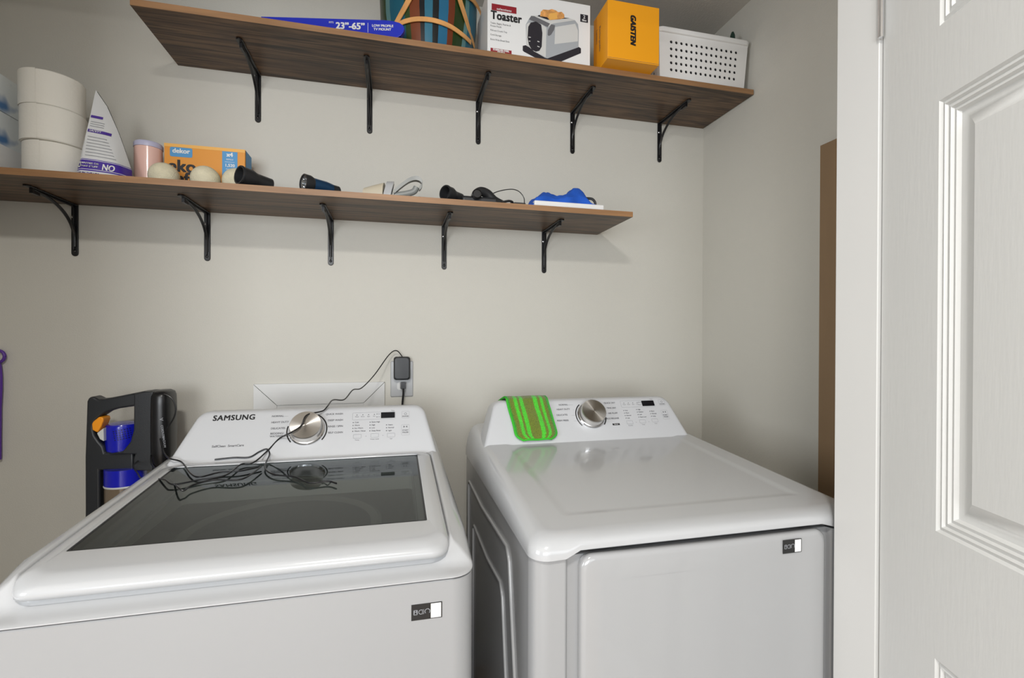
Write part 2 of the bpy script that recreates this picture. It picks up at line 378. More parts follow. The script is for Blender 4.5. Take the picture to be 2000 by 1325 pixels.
def bracket(label, style):
    t = thing('shelf_bracket', (0, 0, 0), label, 'bracket', 'black brackets under the upper shelf' if style else 'black brackets under the lower shelf')
    H = .165; D = .218
    lo = MB()
    n = 10; prof = []
    P = [(-.0095, 0)] + [(-.0095, -H + .0095)] + [(-.0095 * math.cos(R(a)), -H + .0095 - .0095 * math.sin(R(a))) for a in range(20, 180, 20)] + [(.0095, -H + .0095), (.0095, 0)]
    lo.prism([(x, -.0045, z) for x, z in P], (0, .004, 0))
    lo.build('wall_leg', 'black', t, bevel=.0012, seg=2)
    ar = MB()
    P = [(-.0095, 0), (-.0095, -D + .0095)] + [(-.0095 * math.cos(R(a)), -D + .0095 - .0095 * math.sin(R(a))) for a in range(20, 180, 20)] + [(.0095, -D + .0095), (.0095, 0)]
    ar.prism([(x, y - .001, -.0045) for x, y in P], (0, 0, .004))
    ar.build('shelf_arm', 'black', t, bevel=.0012, seg=2)
    br = MB(); pts = []; wv = []; th = []
    for i in range(25):
        s_ = i / 24; a = R(90 * s_)
        y = -.0045 - (D - .05) * (1 - math.cos(a)) ** 1.0; z = -.008 - .105 * (1 - math.sin(a)) ** 1.0
        pts.append((0, y, z))
    pts = [(0, -.0045, -.135)] + pts + [(0, -(D - .03), -.006)]
    br.tube(pts, .0048, 8); br.box(-.004, .004, -(D - .022), -(D - .052), -.018, -.0045)
    rib = MB(); rib.box(-.002, .002, -.012, -.0045, -H + .02, -.004)
    rib.box(-.002, .002, -(D - .03), -.0045, -.010, -.0045)
    br.build('brace', 'black', t); rib.build('stiffening_rib', 'black', t, bevel=.001, seg=2)
    for z in (-.040, -.150):
        sc = MB().lathe([(.0045, 0), (.0045, .0012), (.0028, .0026), (.001, .003)], (-.0035 if z > -.1 else 0, -.0045, z), (0, -1, 0), 14)
        sc.build('screw', 'screw' if z > -.1 else 'black', t)
    return t
nm = ['leftmost', 'second from the left', 'middle', 'fourth from the left', 'rightmost']
ub = ['black bracket under the upper shelf, leftmost of its five', 'black bracket under the upper shelf, below the blue box', 'middle black bracket of the upper shelf, below the toaster box', 'black bracket under the upper shelf, below the amber carton', 'black bracket under the upper shelf, nearest the right wall']
lb = ['black bracket under the lower shelf, below the toilet rolls', 'black bracket under the lower shelf, below the orange box', 'middle black bracket of the lower shelf, below the flashlight', 'black bracket under the lower shelf, below the second black nozzle', 'black bracket under the lower shelf, rightmost, below the blue cloth']
b0 = bracket(ub[0], 1)
for i, x in enumerate((-.459, -.0876, .3133, .6983, 1.089)):
    t = b0 if i == 0 else copy_tree(b0)
    t.location = (x, 0, ZU); t['label'] = ub[i]
for i, x in enumerate((-.9936, -.6156, -.2205, .184, .580)):
    t = copy_tree(b0); t.location = (x, 0, ZL); t['label'] = lb[i]; t['group'] = 'black brackets under the lower shelf'

# ------------------------------------------------------------------ washer
WX0, WX1, YB, YF = -.578, .135, -.25, -1.04
def wdeck(y): return .955 + .08 * (y + .5)
wt = thing('washing_machine', (-.2215, -.65, 0), 'white top-load washing machine with a smoked glass lid, left of the dryer', 'washing machine')
b = MB(); rb = rrect(WX0 + .001, WX1 - .001, YF + .001, YB, .039, 8, 2); rc = rrect(WX0 + .0035, WX1 - .0035, YF + .0035, YB, .038, 8, 2)
b.loft([[(x, y, z) for x, y in rb] for z in (.02, .8635)] + [[(x, y, .8655) for x, y in rc]], 0, True, True)
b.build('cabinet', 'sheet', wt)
for x in (WX0 + .06, WX1 - .06):
    for y in (YF + .06, YB - .06): MB().lathe([(.02, 0), (.02, .02)], (x, y, 0), (0, 0, 1), 16).build('foot', 'blackmatte', wt)
def wrim(y): return wdeck(y) - .039 * sstep((-.965 - y) / .05)
def wring(ins, dz, back=YB, r=.04, z=None, ib=None):
    P = rrect(WX0 + ins, WX1 - ins, YF + ins * (1.0 if ib is None else ib), back, max(r - ins * .3, .012), 8, 10)
    return [(x, y, z if z is not None else wrim(y) + dz) for x, y in P]
cap = MB()
def wside(ins, f, back=YB):
    return [(x, y, .868 + (wrim(y) - .868) * f) for x, y, _ in wring(ins, 0, back)]
def wgroove(ins, dz, back, dzf=0):
    return [(x, y, z + dzf + (dz - dzf) * sstep((y + 1.0) / .04)) for x, y, z in wring(ins, 0, back, r=.045)]
rings = [wring(.004, 0, z=.8655), wside(.0012, .015), wside(0, .06), wside(0, .38), wside(.002, .58), wside(.006, .74), wside(.013, .88), wside(.022, .965), wside(.031, 1),
         wring(.035, -.0005, -.47, r=.045), wring(.038, -.003, -.495, r=.045), wgroove(.040, -.012, -.498, -.001), wgroove(.045, -.030, -.500, .006), wgroove(.050, -.034, -.505, .010), wring(.085, -.036, -.53), wring(.09, -.05, -.535)]
# make the ring just under the seam never rise above the next one
cap.loft(rings, 0, True, False)
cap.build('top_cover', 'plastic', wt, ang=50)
# inner well and tub
well = MB(); cx, cyy = -.2235, -.748
wr = [wring(.088, -.04, -.533), wring(.088, 0, -.533, z=.862)]
def circ(P, rad, z):
    out = []
    for x, y, _ in P:
        a = math.atan2((y - cyy) / .2, (x - cx) / .27); out.append((cx + rad * math.cos(a), cyy + rad * math.sin(a), z))
    return out
well.loft(wr + [circ(wr[1], .200, .860)], 0, False, False)
tb = MB().lathe([(.200, .860), (.199, .868), (.190, .873), (.176, .866), (.168, .85), (.170, .80), (.166, .62), (.06, .60)], (cx, cyy, 0), (0, 0, 1), 64, 0, False, True)
well.build('tub_well', 'tub', wt); tb.build('wash_tub', 'steel', wt)
ag = MB().lathe([(.09, .60), (.085, .63), (.05, .65), (.03, .70), (.01, .71)], (cx, cyy, 0), (0, 0, 1), 32)
ag.build('agitator', 'tub', wt)
# lid
LX0, LX1, LY0, LY1 = -.5355, .0955, -1.008, -.508
def lring(ins, dz, dzf, insf):
    P = rrect(LX0 + ins, LX1 - ins, LY0 + insf, LY1 - ins, .032, 6, 8)
    return [(x, y, wdeck(y) + dz + (dzf - dz) * sstep((LY0 + .028 - y) / .024)) for x, y in P]
GX0, GX1, GY0, GY1 = -.510, .0615, -.922, -.532
def gring(dz, o=0):
    P = rrect(GX0 - o, GX1 + o, GY0 - o, GY1 + o, .004, 6, 8); return [(x, y, wdeck(y) + dz) for x, y in P]
lid = MB()
lid.loft([gring(-.014), lring(.006, -.016, -.0265, .012), lring(.002, -.013, -.0268, .003), lring(0, -.007, -.022, -.006), lring(.001, -.002, -.015, -.009), lring(.004, .0018, -.0085, -.008), lring(.010, .0038, -.003, -.002), lring(.018, .0045, .0015, .010), lring(.022, .0045, .0035, .024), gring(.0035, .003), gring(.002, 0), gring(-.014)], 0, False, False)
l_ob = lid.build('lid', 'plastic', wt, ang=60)
gl = MB(); gl.loft([gring(-.003, -.0005), gring(.0012, -.0005)], 0, True, True); gl.build('glass_pane', 'glass', l_ob, ang=30)
bz = MB(); bz.loft([gring(.0014, .0), gring(.0016, -.004)], 0, False, False); bz.build('glass_border', 'blackmatte', l_ob)

# consoles -------------------------------------------------------------
def console(t, xa, xb, xta, xtb, zf, y0=-.5):
    """trapezoid front face leaning back, rounded over into a top that falls to the back"""
    up = Vector((0, .082, .112)).normalized(); nrm = Vector((0, -up.z, up.y))
    F = Frame((0, y0, zf), (1, 0, 0), up)
    L = .139
    def outl(ins, push, drop=0):
        r = .038; P = []
        # trapezoid with rounded top corners, in face coords
        base = [(xa + ins, -.012), (xb - ins, -.012)]
        tl = Vector((xta + ins, L - ins)); tr = Vector((xtb - ins, L - ins)); bl = Vector((xa + ins, -.012)); br = Vector((xb - ins, -.012))
        pts = [bl, br]
        def fil(pv, c, nx):
            d1 = (pv - c).normalized(); d2 = (nx - c).normalized(); an = math.acos(d1.dot(d2)); q = r / math.tan(an / 2)
            A = c + d1 * q; B = c + d2 * q; out = []
            for j in range(13):
                s_ = j / 12; out.append(A * (1 - s_) ** 2 + 2 * c * s_ * (1 - s_) + B * s_ ** 2)
            return out
        n = 6
        R_ = fil(br, tr, tl); Lf = fil(tr, tl, bl)
        pts = [bl + (br - bl) * j / 8 for j in range(8)] + [br + (R_[0] - br) * j / 4 for j in range(4)] + R_ + [R_[-1] + (Lf[0] - R_[-1]) * j / 8 for j in range(1, 8)] + Lf + [Lf[-1] + (bl - Lf[-1]) * j / 4 for j in range(1, 4)]
        return [F.p(p.x, p.y, 0) + Vector((0, push, -drop * max(0, min(1, p.y / L)))) for p in pts]
    m = MB()
    m.loft([outl(.012, 0), outl(.006, .0008), outl(.0025, .003), outl(.0006, .007), outl(0, .012), outl(0, .03, .001), outl(.001, .07, .007), outl(.004, .11, .016), outl(.012, .15, .028), outl(.02, .165, .034)], 0, True, True)
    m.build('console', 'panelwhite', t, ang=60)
    return F
WF = console(wt, -.541, .117, -.492, .083, .957)
def knob(t, F, a, b, r, arcs):
    ub = MB()
    ub.lathe([(r * 1.10, 0), (r * 1.10, .004), (r * 1.04, .007)], F.p(a, b, 0), F.n, 56); ub.build('knob_bezel', 'chrome', t)
    k = MB(); k.lathe([(r, .005), (r * .97, .030), (r * .93, .033), (r * .02, .0315)], (0, 0, 0), (0, 0, 1), 72)
    me = k.build('knob', 'knob', None, ang=20)
    o_ = F.p(a, b, 0); me.parent = t
    me.matrix_basis = Matrix.Translation(-Vector(t['_o'])) @ Matrix.Translation(o_) @ Matrix(((F.ux.x, F.uy.x, F.n.x, 0), (F.ux.y, F.uy.y, F.n.y, 0), (F.ux.z, F.uy.z, F.n.z, 0), (0, 0, 0, 1)))
    for s0, s1 in arcs: ar = MB(); arc(ar, F, a, b, r * 1.17, r * 1.25, s0, s1, 0, .0008); ar.build('scale_arc', 'black', t)
def markings(t, F, left, right, kn, nums, washer=True):
    ka, kb = F.px(*kn)
    for (s_, u, v, al, u1) in left + right:
        mk = MB(); a, b = F.px(u, v)
        for q, line in enumerate(s_.split('\n')): text(mk, F, line, a, b - q * .008, .0075, 0, al, .01, sx=.95)
        a1, b1 = F.px(u1, v); a2 = ka - .05 if al == 'LEFT' else ka + .05
        if (a2 - a1) * (1 if al == 'LEFT' else -1) > 0: rectf(mk, F, min(a1, a2), max(a1, a2), b1 - .0003, b1 + .0003, 1)
        mk.build('cycle_marking', ['ink', 'inklight'], t, smooth=False)
WL = [('NORMAL', 532, 817, 'LEFT', 552), ('HEAVY DUTY', 531, 829, 'LEFT', 561), ('DELICATES', 530, 841, 'LEFT', 555), ('BEDDING/\nWATERPROOF', 529, 851, 'LEFT', 556)]
WR = [('QUICK WASH', 671, 811, 'RIGHT', 643), ('DEEP WASH', 671, 823, 'RIGHT', 644), ('RINSE / SPIN', 671, 835, 'RIGHT', 642), ('SELF CLEAN', 671, 847, 'RIGHT', 645)]
markings(wt, WF, WL, WR, (600, 843), None)
tx = MB(); a, b = WF.px(417, 822); text(tx, WF, 'SAMSUNG', a, b, .0215, 0, 'LEFT', .020, sx=.96, sp=1.10); tx.build('brand_lettering', 'inkblack', wt, smooth=False)
tx = MB(); a, b = WF.px(415, 877); text(tx, WF, 'SelfClean  SmartCare', a, b, .0085, 0, 'LEFT', .01); tx.build('feature_lettering', 'ink', wt, smooth=False)
ka, kb = WF.px(601, 843); knob(wt, WF, ka, kb, .041, [(-38, 62), (165, 222)])
def controls(t, F, disp, box, cols, btns, power, start, names):
    """display, indicator box, dot columns, option buttons, power and start keys; all given in face coords"""
    d = MB(); rectf(d, F, *disp, 0, .0012, .0015)
    x0, x1, y0, y1 = disp
    d.v, d.f, d.m = [], [], []
    P = rrect(x0, x1, y0, y1, .0015, 4, 1); d.loft([[F.p(x, y, h) for x, y in P] for h in (-.001, .0012)], 0); d.build('display', 'display', t)
    k = MB(); outline(k, F, *box, .0006, 0, .0005, .003)
    for i in range(4):
        a = box[0] + .012 + i * .0155; b = (box[2] + box[3]) / 2 + .004
        rectf(k, F, a - .0012, a + .0012, b - .0012, b + .0012, 1)
        text(k, F, ('Wash', 'Rinse', 'Spin', 'Dry')[i], a, b - .0055, .0045, 1, 'CENTER')
    for q in (.0045, -.0045): rectf(k, F, disp[0] - .012, disp[0] - .0095, (disp[2] + disp[3]) / 2 + q - .0012, (disp[2] + disp[3]) / 2 + q + .0012, 1)
    for q in (.0045, -.0045): rectf(k, F, disp[0] - .007, disp[0] - .0035, (disp[2] + disp[3]) / 2 + q - .0012, (disp[2] + disp[3]) / 2 + q + .0012, 0)
    text(k, F, 'Time', disp[1] - .001, disp[3] + .005, .0045, 1, 'RIGHT')
    for ci, (a, b, n) in enumerate(cols):
        for i in range(n):
            rectf(k, F, a - .0013, a + .0013, b - i * .0088 - .0013, b - i * .0088 + .0013, 1)
            text(k, F, names[ci][i], a + .004, b - i * .0088, .0052, 1, 'LEFT', .01)
    for (a, b, lab) in btns:
        outline(k, F, a - .0105, a + .0105, b - .006, b + .006, .0006, 0, .0009, .002)
        text(k, F, lab, a, b - .0105, .0045, 1, 'CENTER')
    for i in range(len(btns) - 1):
        am = (btns[i][0] + btns[i + 1][0]) / 2; text(k, F, 'o', am, btns[0][1], .006, 0, 'CENTER')
    (pa, pb) = power; outline(k, F, pa - .0105, pa + .0105, pb - .010, pb + .011, .0005, 0, .0005, .002)
    arc(k, F, pa, pb + .003, .0028, .0036, 0, 360, 1, .0006); text(k, F, 'POWER', pa, pb - .005, .005, 1, 'CENTER', .01)
    (pa, pb) = start; outline(k, F, pa - .011, pa + .011, pb - .0165, pb + .0155, .0005, 0, .0005, .002)
    for q in (-1, 1): polyf(k, F, [(pa + q * .0052, pb + .012), (pa + q * .0052, pb + .006), (pa + q * .0008, pb + .009)], 1)
    text(k, F, 'START', pa, pb - .002, .0056, 1, 'CENTER', .01); text(k, F, 'PAUSE', pa, pb - .0085, .0056, 1, 'CENTER', .01)
    k.build('control_markings', ['inklight', 'ink'], t, smooth=False)
def bb(F, u0, v0, u1, v1):
    p = F.px(u0, v0); q = F.px(u1, v1); return (min(p[0], q[0]), max(p[0], q[0]), min(p[1], q[1]), max(p[1], q[1]))
c_ = lambda F, u, v: F.px(u, v)
f1 = WF.px
p = f1(691, 828); q = f1(724, 827); r_ = f1(756, 832); cl = [(p[0], p[1], 4), (q[0], q[1], 4), (r_[0], r_[1], 3)]
bt = [(*f1(699, 855), 'Temp.'), (*f1(733, 853), 'Water Level'), (*f1(765, 852), 'Soil')]
disp = bb(WF, 745, 819, 772, 807); bx = bb(WF, 689, 824, 744, 808)
controls(wt, WF, disp, (bx[0], disp[1] + .0015, disp[2] - .003, disp[3] + .002), cl, bt, f1(793, 812), f1(793, 841),
         [['Cold', 'Warm', 'Eco Warm', 'Warm / Rinse'], ['Extra High', 'High', 'Low', 'Deep Rinse'], ['Heavy', 'Normal', 'Light']])
def sticker(t, u0, v0, u1, v1, Y):
    A = at(u0, v0, Y=Y); B = at(u1, v1, Y=Y)
    F = Frame((A.x, Y, A.z), (1, 0, 0), (0, 0, 1)); w_ = B.x - A.x; h = .026; k = MB()
    P = [(0, 0), (w_, 0), (w_, h), (0, h)]; k.loft([[F.p(a, b, hh) for a, b in P] for hh in (-.0004, .0003)], 0)
    rectf(k, F, w_ * .63, w_ * .965, .0012, h - .0012, 1, .0005)
    outline(k, F, w_ * .07, w_ * .20, .009, .017, .0009, 2, .0005, .001); text(k, F, 'M', w_ * .135, .013, .007, 2, 'CENTER', h=.0005)
    arc(k, F, w_ * .31, .013, .003, .0039, 40, 320, 2, .0005); rectf(k, F, w_ * .35, w_ * .365, .009, .017, 2, .0005); rectf(k, F, w_ * .39, w_ * .405, .009, .017, 2, .0005)
    arc(k, F, w_ * .52, .013, .0035, .0045, -45, 225, 2, .0005)
    k.build('feature_sticker', ['blackcard', 'white', 'inklight'], t, smooth=False)
sticker(wt, 807, 1215, 867, 1207, YF + .0006)

# ------------------------------------------------------------------ dryer
DX0, DX1, DYF, DYB = .228, .942, -1.050, -.25
dt = thing('clothes_dryer', (.585, -.65, 0), 'white front-load clothes dryer on the right, beside the door jamb', 'clothes dryer')
def ddeck(y): return .962 + .07 * (y + .5)
b = MB(); rb = rrect(DX0 + .004, DX1 - .004, DYF + .012, DYB, .022, 6, 2)
b.loft([[(x, y, z) for x, y in rb] for z in (.02, .884)], 0, True, True)
# front corner columns either side of the door
DD0, DD1 = .316, .838
cab = b.build('cabinet', 'sheet', dt)
for x in (DX0 + .06, DX1 - .06):
    for y in (DYF + .06, DYB - .06): MB().lathe([(.02, 0), (.02, .02)], (x, y, 0), (0, 0, 1), 16).build('foot', 'blackmatte', dt)
for x0, x1, s_ in ((DX0 + .004, DD0 - .022, 1), (DX1 - .004, DD1 + .022, -1)):
    P = [(x0, DYF + .03), (x0 + s_ * .002, DYF + .016), (x0 + s_ * .008, DYF + .007), (x0 + s_ * .018, DYF + .002), (x0 + s_ * .03, DYF), (x1 - s_ * .006, DYF - .001), (x1, DYF + .003), (x1 + s_ * .003, DYF + .013), (x1 + s_ * .003, DYF + .03)]
    fr = MB(); fr.loft([[(x, y, z) for x, y in P] for z in (.03, .884)], 0); fr.build('corner_post', 'sheet', dt, ang=50)
def dring(ins, z=None, dz=0, y1=DYB):
    P = rrect(DX0 + ins, DX1 - ins, DYF - .008 + ins, y1, max(.034 - ins * .25, .01), 8, 24); out = []
    for x, y in P:
        if z is None: zz = ddeck(y) + dz
        else:
            zz = z
            if y < DYF + .03:
                g = min(sstep((x - (DD0 - .032)) / .034), sstep((DD1 + .032 - x) / .034)); zz = z + .014 * g
        out.append((x, y, zz))
    return out
cp = MB(); rr_ = [dring(.006, .8835), dring(0, .886), dring(.0, .893)]
for k in range(1, 9):
    a = R(90 * k / 8); ins = .036 * (1 - math.cos(a)) ; f_ = math.sin(a)
    lo_ = dring(ins, .893); hi = dring(ins, None)
    rr_.append([(p[0], p[1], p[2] + (q[2] - p[2]) * f_) for p, q in zip(lo_, hi)])
rr_ += [dring(.08, None, .0002), dring(.086, None, -.0002), dring(.092, None, -.0010), dring(.098, None, -.0019), dring(.106, None, -.0023)]
cp.loft(rr_, 0, False, True)
cp.box(DX0 + .02, DX1 - .02, DYF + .02, DYB - .02, .886, .888)
cp.build('top_cover', 'plastic', dt, ang=60)
# side embossing
em = MB()
def sidepath(pts, r):
    Q = [at(u, v, X=DX0 + .004) for u, v in pts]; return Q
out_ = crv([(DX0 + .0035, p.y, p.z) for p in [at(933, 966, X=DX0), at(942, 992, X=DX0)]], 2)
def side_loop(y0, y1, z1, z0, cy_, cz_):
    P = [(DX0 + .0035, y0, z0), (DX0 + .0035, y0, z1 - .01), (DX0 + .0035, y0 - .01, z1), (DX0 + .0035, y1 + cy_, z1), (DX0 + .0035, y1 + .012, z1 - cz_ + .03), (DX0 + .0035, y1, z1 - cz_), (DX0 + .0035, y1, z0), (DX0 + .0035, y0, z0)]
    return P
o1 = at(942, 992, X=DX0); o2 = at(995, 1088, X=DX0); o3 = at(1010, 1270, X=DX0); i1 = at(953, 1093, X=DX0); i2 = at(982, 1158, X=DX0); i3 = at(992, 1300, X=DX0)
em.tube([(DX0 + .003, *q) for q in ((-.33, .1), (-.33, o1.z - .01), (-.345, o1.z + .004), (o1.y, o1.z), (o2.y + .02, o2.z + .012), (o2.y, o2.z - .01), (o3.y, .55), (o3.y, .1), (-.33, .1))], .0042, 8)
em.tube([(DX0 + .003, *q) for q in ((-.42, .16), (-.42, i1.z - .01), (-.435, i1.z + .004), (i1.y, i1.z), (i2.y + .02, i2.z + .012), (i2.y, i2.z - .01), (i3.y, .5), (i3.y, .16), (-.42, .16))], .0038, 8)
em.build('side_pressing', 'sheet', dt, ang=60)
dr = MB()
def doorring(ins, y):
    P = rrect(DD0 + ins, DD1 - ins, .22 + ins, .889 - ins, .024 - ins * .5, 8, 8)
    return [(x, y - .006 * (1 - ((x - (DD0 + DD1) / 2) / .28) ** 2), z) for x, z in P]
dr.loft([doorring(.002, DYF + .012), doorring(0, DYF + .002), doorring(.001, DYF - .003), doorring(.004, DYF - .0065), doorring(.010, DYF - .0085), doorring(.03, DYF - .009), doorring(.045, DYF - .0095)], 0, True, True)
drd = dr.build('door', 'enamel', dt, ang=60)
sticker(drd if False else dt, 1532, 1079, 1568, 1072, DYF - .0148)
DFm = console(dt, .247, .905, .296, .871, .962)
kx = DFm.px(1155, 811); knob(dt, DFm, kx[0], kx[1], .040, [(128, 222), (-42, -10)])
DLm = [('NORMAL', 1092, 791, 'LEFT', 1110), ('HEAVY DUTY', 1088, 800, 'LEFT', 1120), ('DELICATES', 1088, 811, 'LEFT', 1117), ('PERM PRESS', 1089, 822, 'LEFT', 1122)]
DRm = [('QUICK DRY', 1202, 786, 'RIGHT', 1184), ('TIME DRY', 1204, 796, 'RIGHT', 1190), ('AIR FLUFF', 1207, 806, 'RIGHT', 1192), ('WRINKLE RELEASE', 1210, 816, 'RIGHT', 1180)]
markings(dt, DFm, DLm, DRm, (1155, 811), None)
g1 = DFm.px
p = g1(1219, 801); q = g1(1244, 799); r_ = g1(1270, 802)
disp = bb(DFm, 1256, 792, 1276, 781); bx = bb(DFm, 1215, 795, 1260, 783)
controls(dt, DFm, disp, (bx[0], disp[1] + .0015, disp[2] - .003, disp[3] + .002), [(p[0], p[1], 4), (q[0], q[1], 4), (r_[0], r_[1], 3)],
         [(*g1(1231, 824), 'Dryness'), (*g1(1256, 822), 'Temp.'), (*g1(1280, 820), 'Time')], g1(1293, 785), g1(1300, 808),
         [['Very', 'More', 'Normal', 'Less'], ['High', 'Medium', 'Low', 'Extra Low'], ['Short', 'Normal', 'Long']])
sd = MB(); a, b_ = g1(1198, 830); outline(sd, DFm, a, a + .024, b_, b_ + .006, .003, 0, .0005, .001); text(sd, DFm, 'Sensor', a + .012, b_ + .003, .005, 1, 'CENTER', h=.0008)
rectf(sd, DFm, a, a + .024, b_, b_ + .006, 0, .0004); sd.build('sensor_badge', ['inkblack', 'white'], dt, smooth=False)

# ------------------------------------------------------------------ wall cover, outlet, charger, cords
pA = at(497, 752, Y=0); pB = at(752, 752, Y=0); zt = 1.102; px0, px1 = pA.x, pB.x; fw = .075
ct = thing('wall_access_cover', ((px0 + px1) / 2, 0, .8), 'flat white mitred access cover on the wall behind the washing machine', 'wall cover')
m = MB()
g = .0009
for P in ([(px0, zt), (px1, zt), (px1 - fw, zt - fw), (px0 + fw, zt - fw)], [(px0, zt - g * 2), (px0 + fw - g, zt - fw - g * 2), (px0 + fw - g, .8 + fw), (px0, .8)],
          [(px1, zt - g * 2), (px1, .8), (px1 - fw + g, .8 + fw), (px1 - fw + g, zt - fw - g * 2)], [(px0 + g, .8), (px0 + fw, .8 + fw - g), (px1 - fw, .8 + fw - g), (px1 - g, .8)]):
    m.prism([(x, -.010, z) for x, z in P], (0, .009, 0))
m.build('frame', 'trim', ct, smooth=False, bevel=.0004, seg=1)
MB().box(px0 + fw - .005, px1 - fw + .005, -.006, -.001, .8 + fw - .005, zt - fw + .005).build('panel', 'trim', ct, smooth=False)
ox0, ox1, oz0, oz1 = -.012, .070, 1.045, 1.178
ot = thing('wall_outlet', (.029, 0, oz0), 'white electrical outlet plate on the wall above the washing machine', 'outlet')
m = MB(); m.loft([[(x, y, z) for x, z in rrect(ox0 + i, ox1 - i, oz0 + i, oz1 - i, .004, 4, 1)] for i, y in ((0, -.001), (0, -.003), (.003, -.006))], 0)
m.build('plate', 'plastic', ot)
for zc_ in (1.14, 1.085):
    m = MB(); m.loft([[(x, y, z) for x, z in rrect(.012, .046, zc_ - .014, zc_ + .014, .008, 5, 1)] for y in (-.005, -.0075)], 0)
    sk = m.build('socket', 'trim', ot)
ch = thing('power_adapter', (.028, -.02, 1.15), 'dark grey plug-in charger in the upper socket of the outlet', 'charger')
m = MB(); cA = at(769, 699, Y=-.038); cB = at(802, 744, Y=-.038)
m.loft([[(x, y, z) for x, z in rrect(cA.x + i, cB.x - i, cB.z + i, cA.z - i, .010, 6, 1)] for i, y in ((.004, -.008), (0, -.012), (0, -.030), (.002, -.035), (.006, -.038))], 0)
m.build('housing', 'charcoal', ch, ang=50)
# cord from the charger, over the washer and to the vacuum
def wsurf(u, v, h=.0035):
    a, b = WF.px(u, v)
    if b > .004:
        ka_, kb_ = ka, kb; d = math.hypot(a - ka_, b - kb_)
        if d < .05:
            for _ in range(1): q = onp(u, v, WF.o + WF.n * .036, WF.n)
            return q
        return onp(u, v, WF.o + WF.n * h, WF.n)
    z = .93
    for _ in range(20): p = at(u, v, Z=z); z = wdeck(p.y) + h + .004
    return at(u, v, Z=z)
cr = .0019
top = at(775, 688, Y=-.030)
free = [(cA.x * .45 + cB.x * .55, -.024, cA.z - .003), (top.x, -.026, top.z + .002)]
for i, (u, v, y) in enumerate(((760, 695, -.04), (732, 734, -.10), (707, 760, -.18), (690, 764, -.24), (673, 783, -.31), (651, 784, -.365))): free.append(at(u, v, Y=y))
free += [onp(640, 797, WF.o + WF.n * .008, WF.n), onp(630, 806, WF.o + WF.n * .010, WF.n)]
main = free + [wsurf(u, v) for u, v in ((600, 814), (589, 835), (570, 848), (547, 860), (525, 883), (497, 907), (472, 911), (441, 933), (390, 942), (341, 951), (320, 941))]
main += [at(281, 941, Y=-.50), at(270, 929, Y=-.38), at(262, 916, Y=-.26), at(272, 905, Y=-.205)]
MB().tube(crv(main, 6), cr, 8).build('cord', 'black', ch)
m = MB().tube(crv([wsurf(u, v) for u, v in ((659, 947), (642, 943), (606, 946), (578, 935), (536, 930), (519, 916), (528, 891), (522, 881), (508, 886), (488, 897), (458, 898), (421, 902))], 6), cr, 8)
tag(m.build('charging_cord', 'black', loc=(-.2, -.6, .95)), 'thin black cord end looped across the back of the smoked glass lid', 'cord')
m = MB().tube(crv([wsurf(u, v, .006) for u, v in ((512, 915), (474, 940), (418, 942), (376, 953), (360, 963), (346, 953))] + [at(330, 940, Y=-.47), at(300, 915, Y=-.34), at(296, 895, Y=-.212)], 6), cr, 8)
m.tube(crv([at(314, 862, Y=-.222), at(320, 884, Y=-.27), wsurf(330, 899), wsurf(356, 907), wsurf(374, 929), wsurf(392, 936), wsurf(430, 927), wsurf(470, 924), wsurf(512, 915)], 6), cr, 8)
tag(m.build('loose_cord', 'black', loc=(-.45, -.5, .95)), 'black cord lying from the vacuum cleaner over the left back of the lid', 'cord')
pl = thing('power_plug', (.03, -.01, 1.085), 'black plug with a short cord in the lower socket of the outlet', 'plug')
c2 = at(788, 755, Y=-.02)
m = MB(); m.loft([[(x, y, z) for x, z in rrect(c2.x - w_, c2.x + w_, c2.z - .013, c2.z + .013, .004, 4, 1)] for w_, y in ((.009, -.0075), (.011, -.014), (.008, -.03))], 0); m.build('plug_body', 'black', pl)
e1 = at(788, 785, Y=-.03); MB().tube(crv([(c2.x, -.026, c2.z - .008), (e1.x + .001, -.032, (c2.z + e1.z) / 2), (e1.x - .002, -.03, e1.z - .01), (e1.x - .01, -.03, .9), (e1.x - .02, -.03, .5)], 6), .0038, 8).build('plug_cord', 'black', pl)

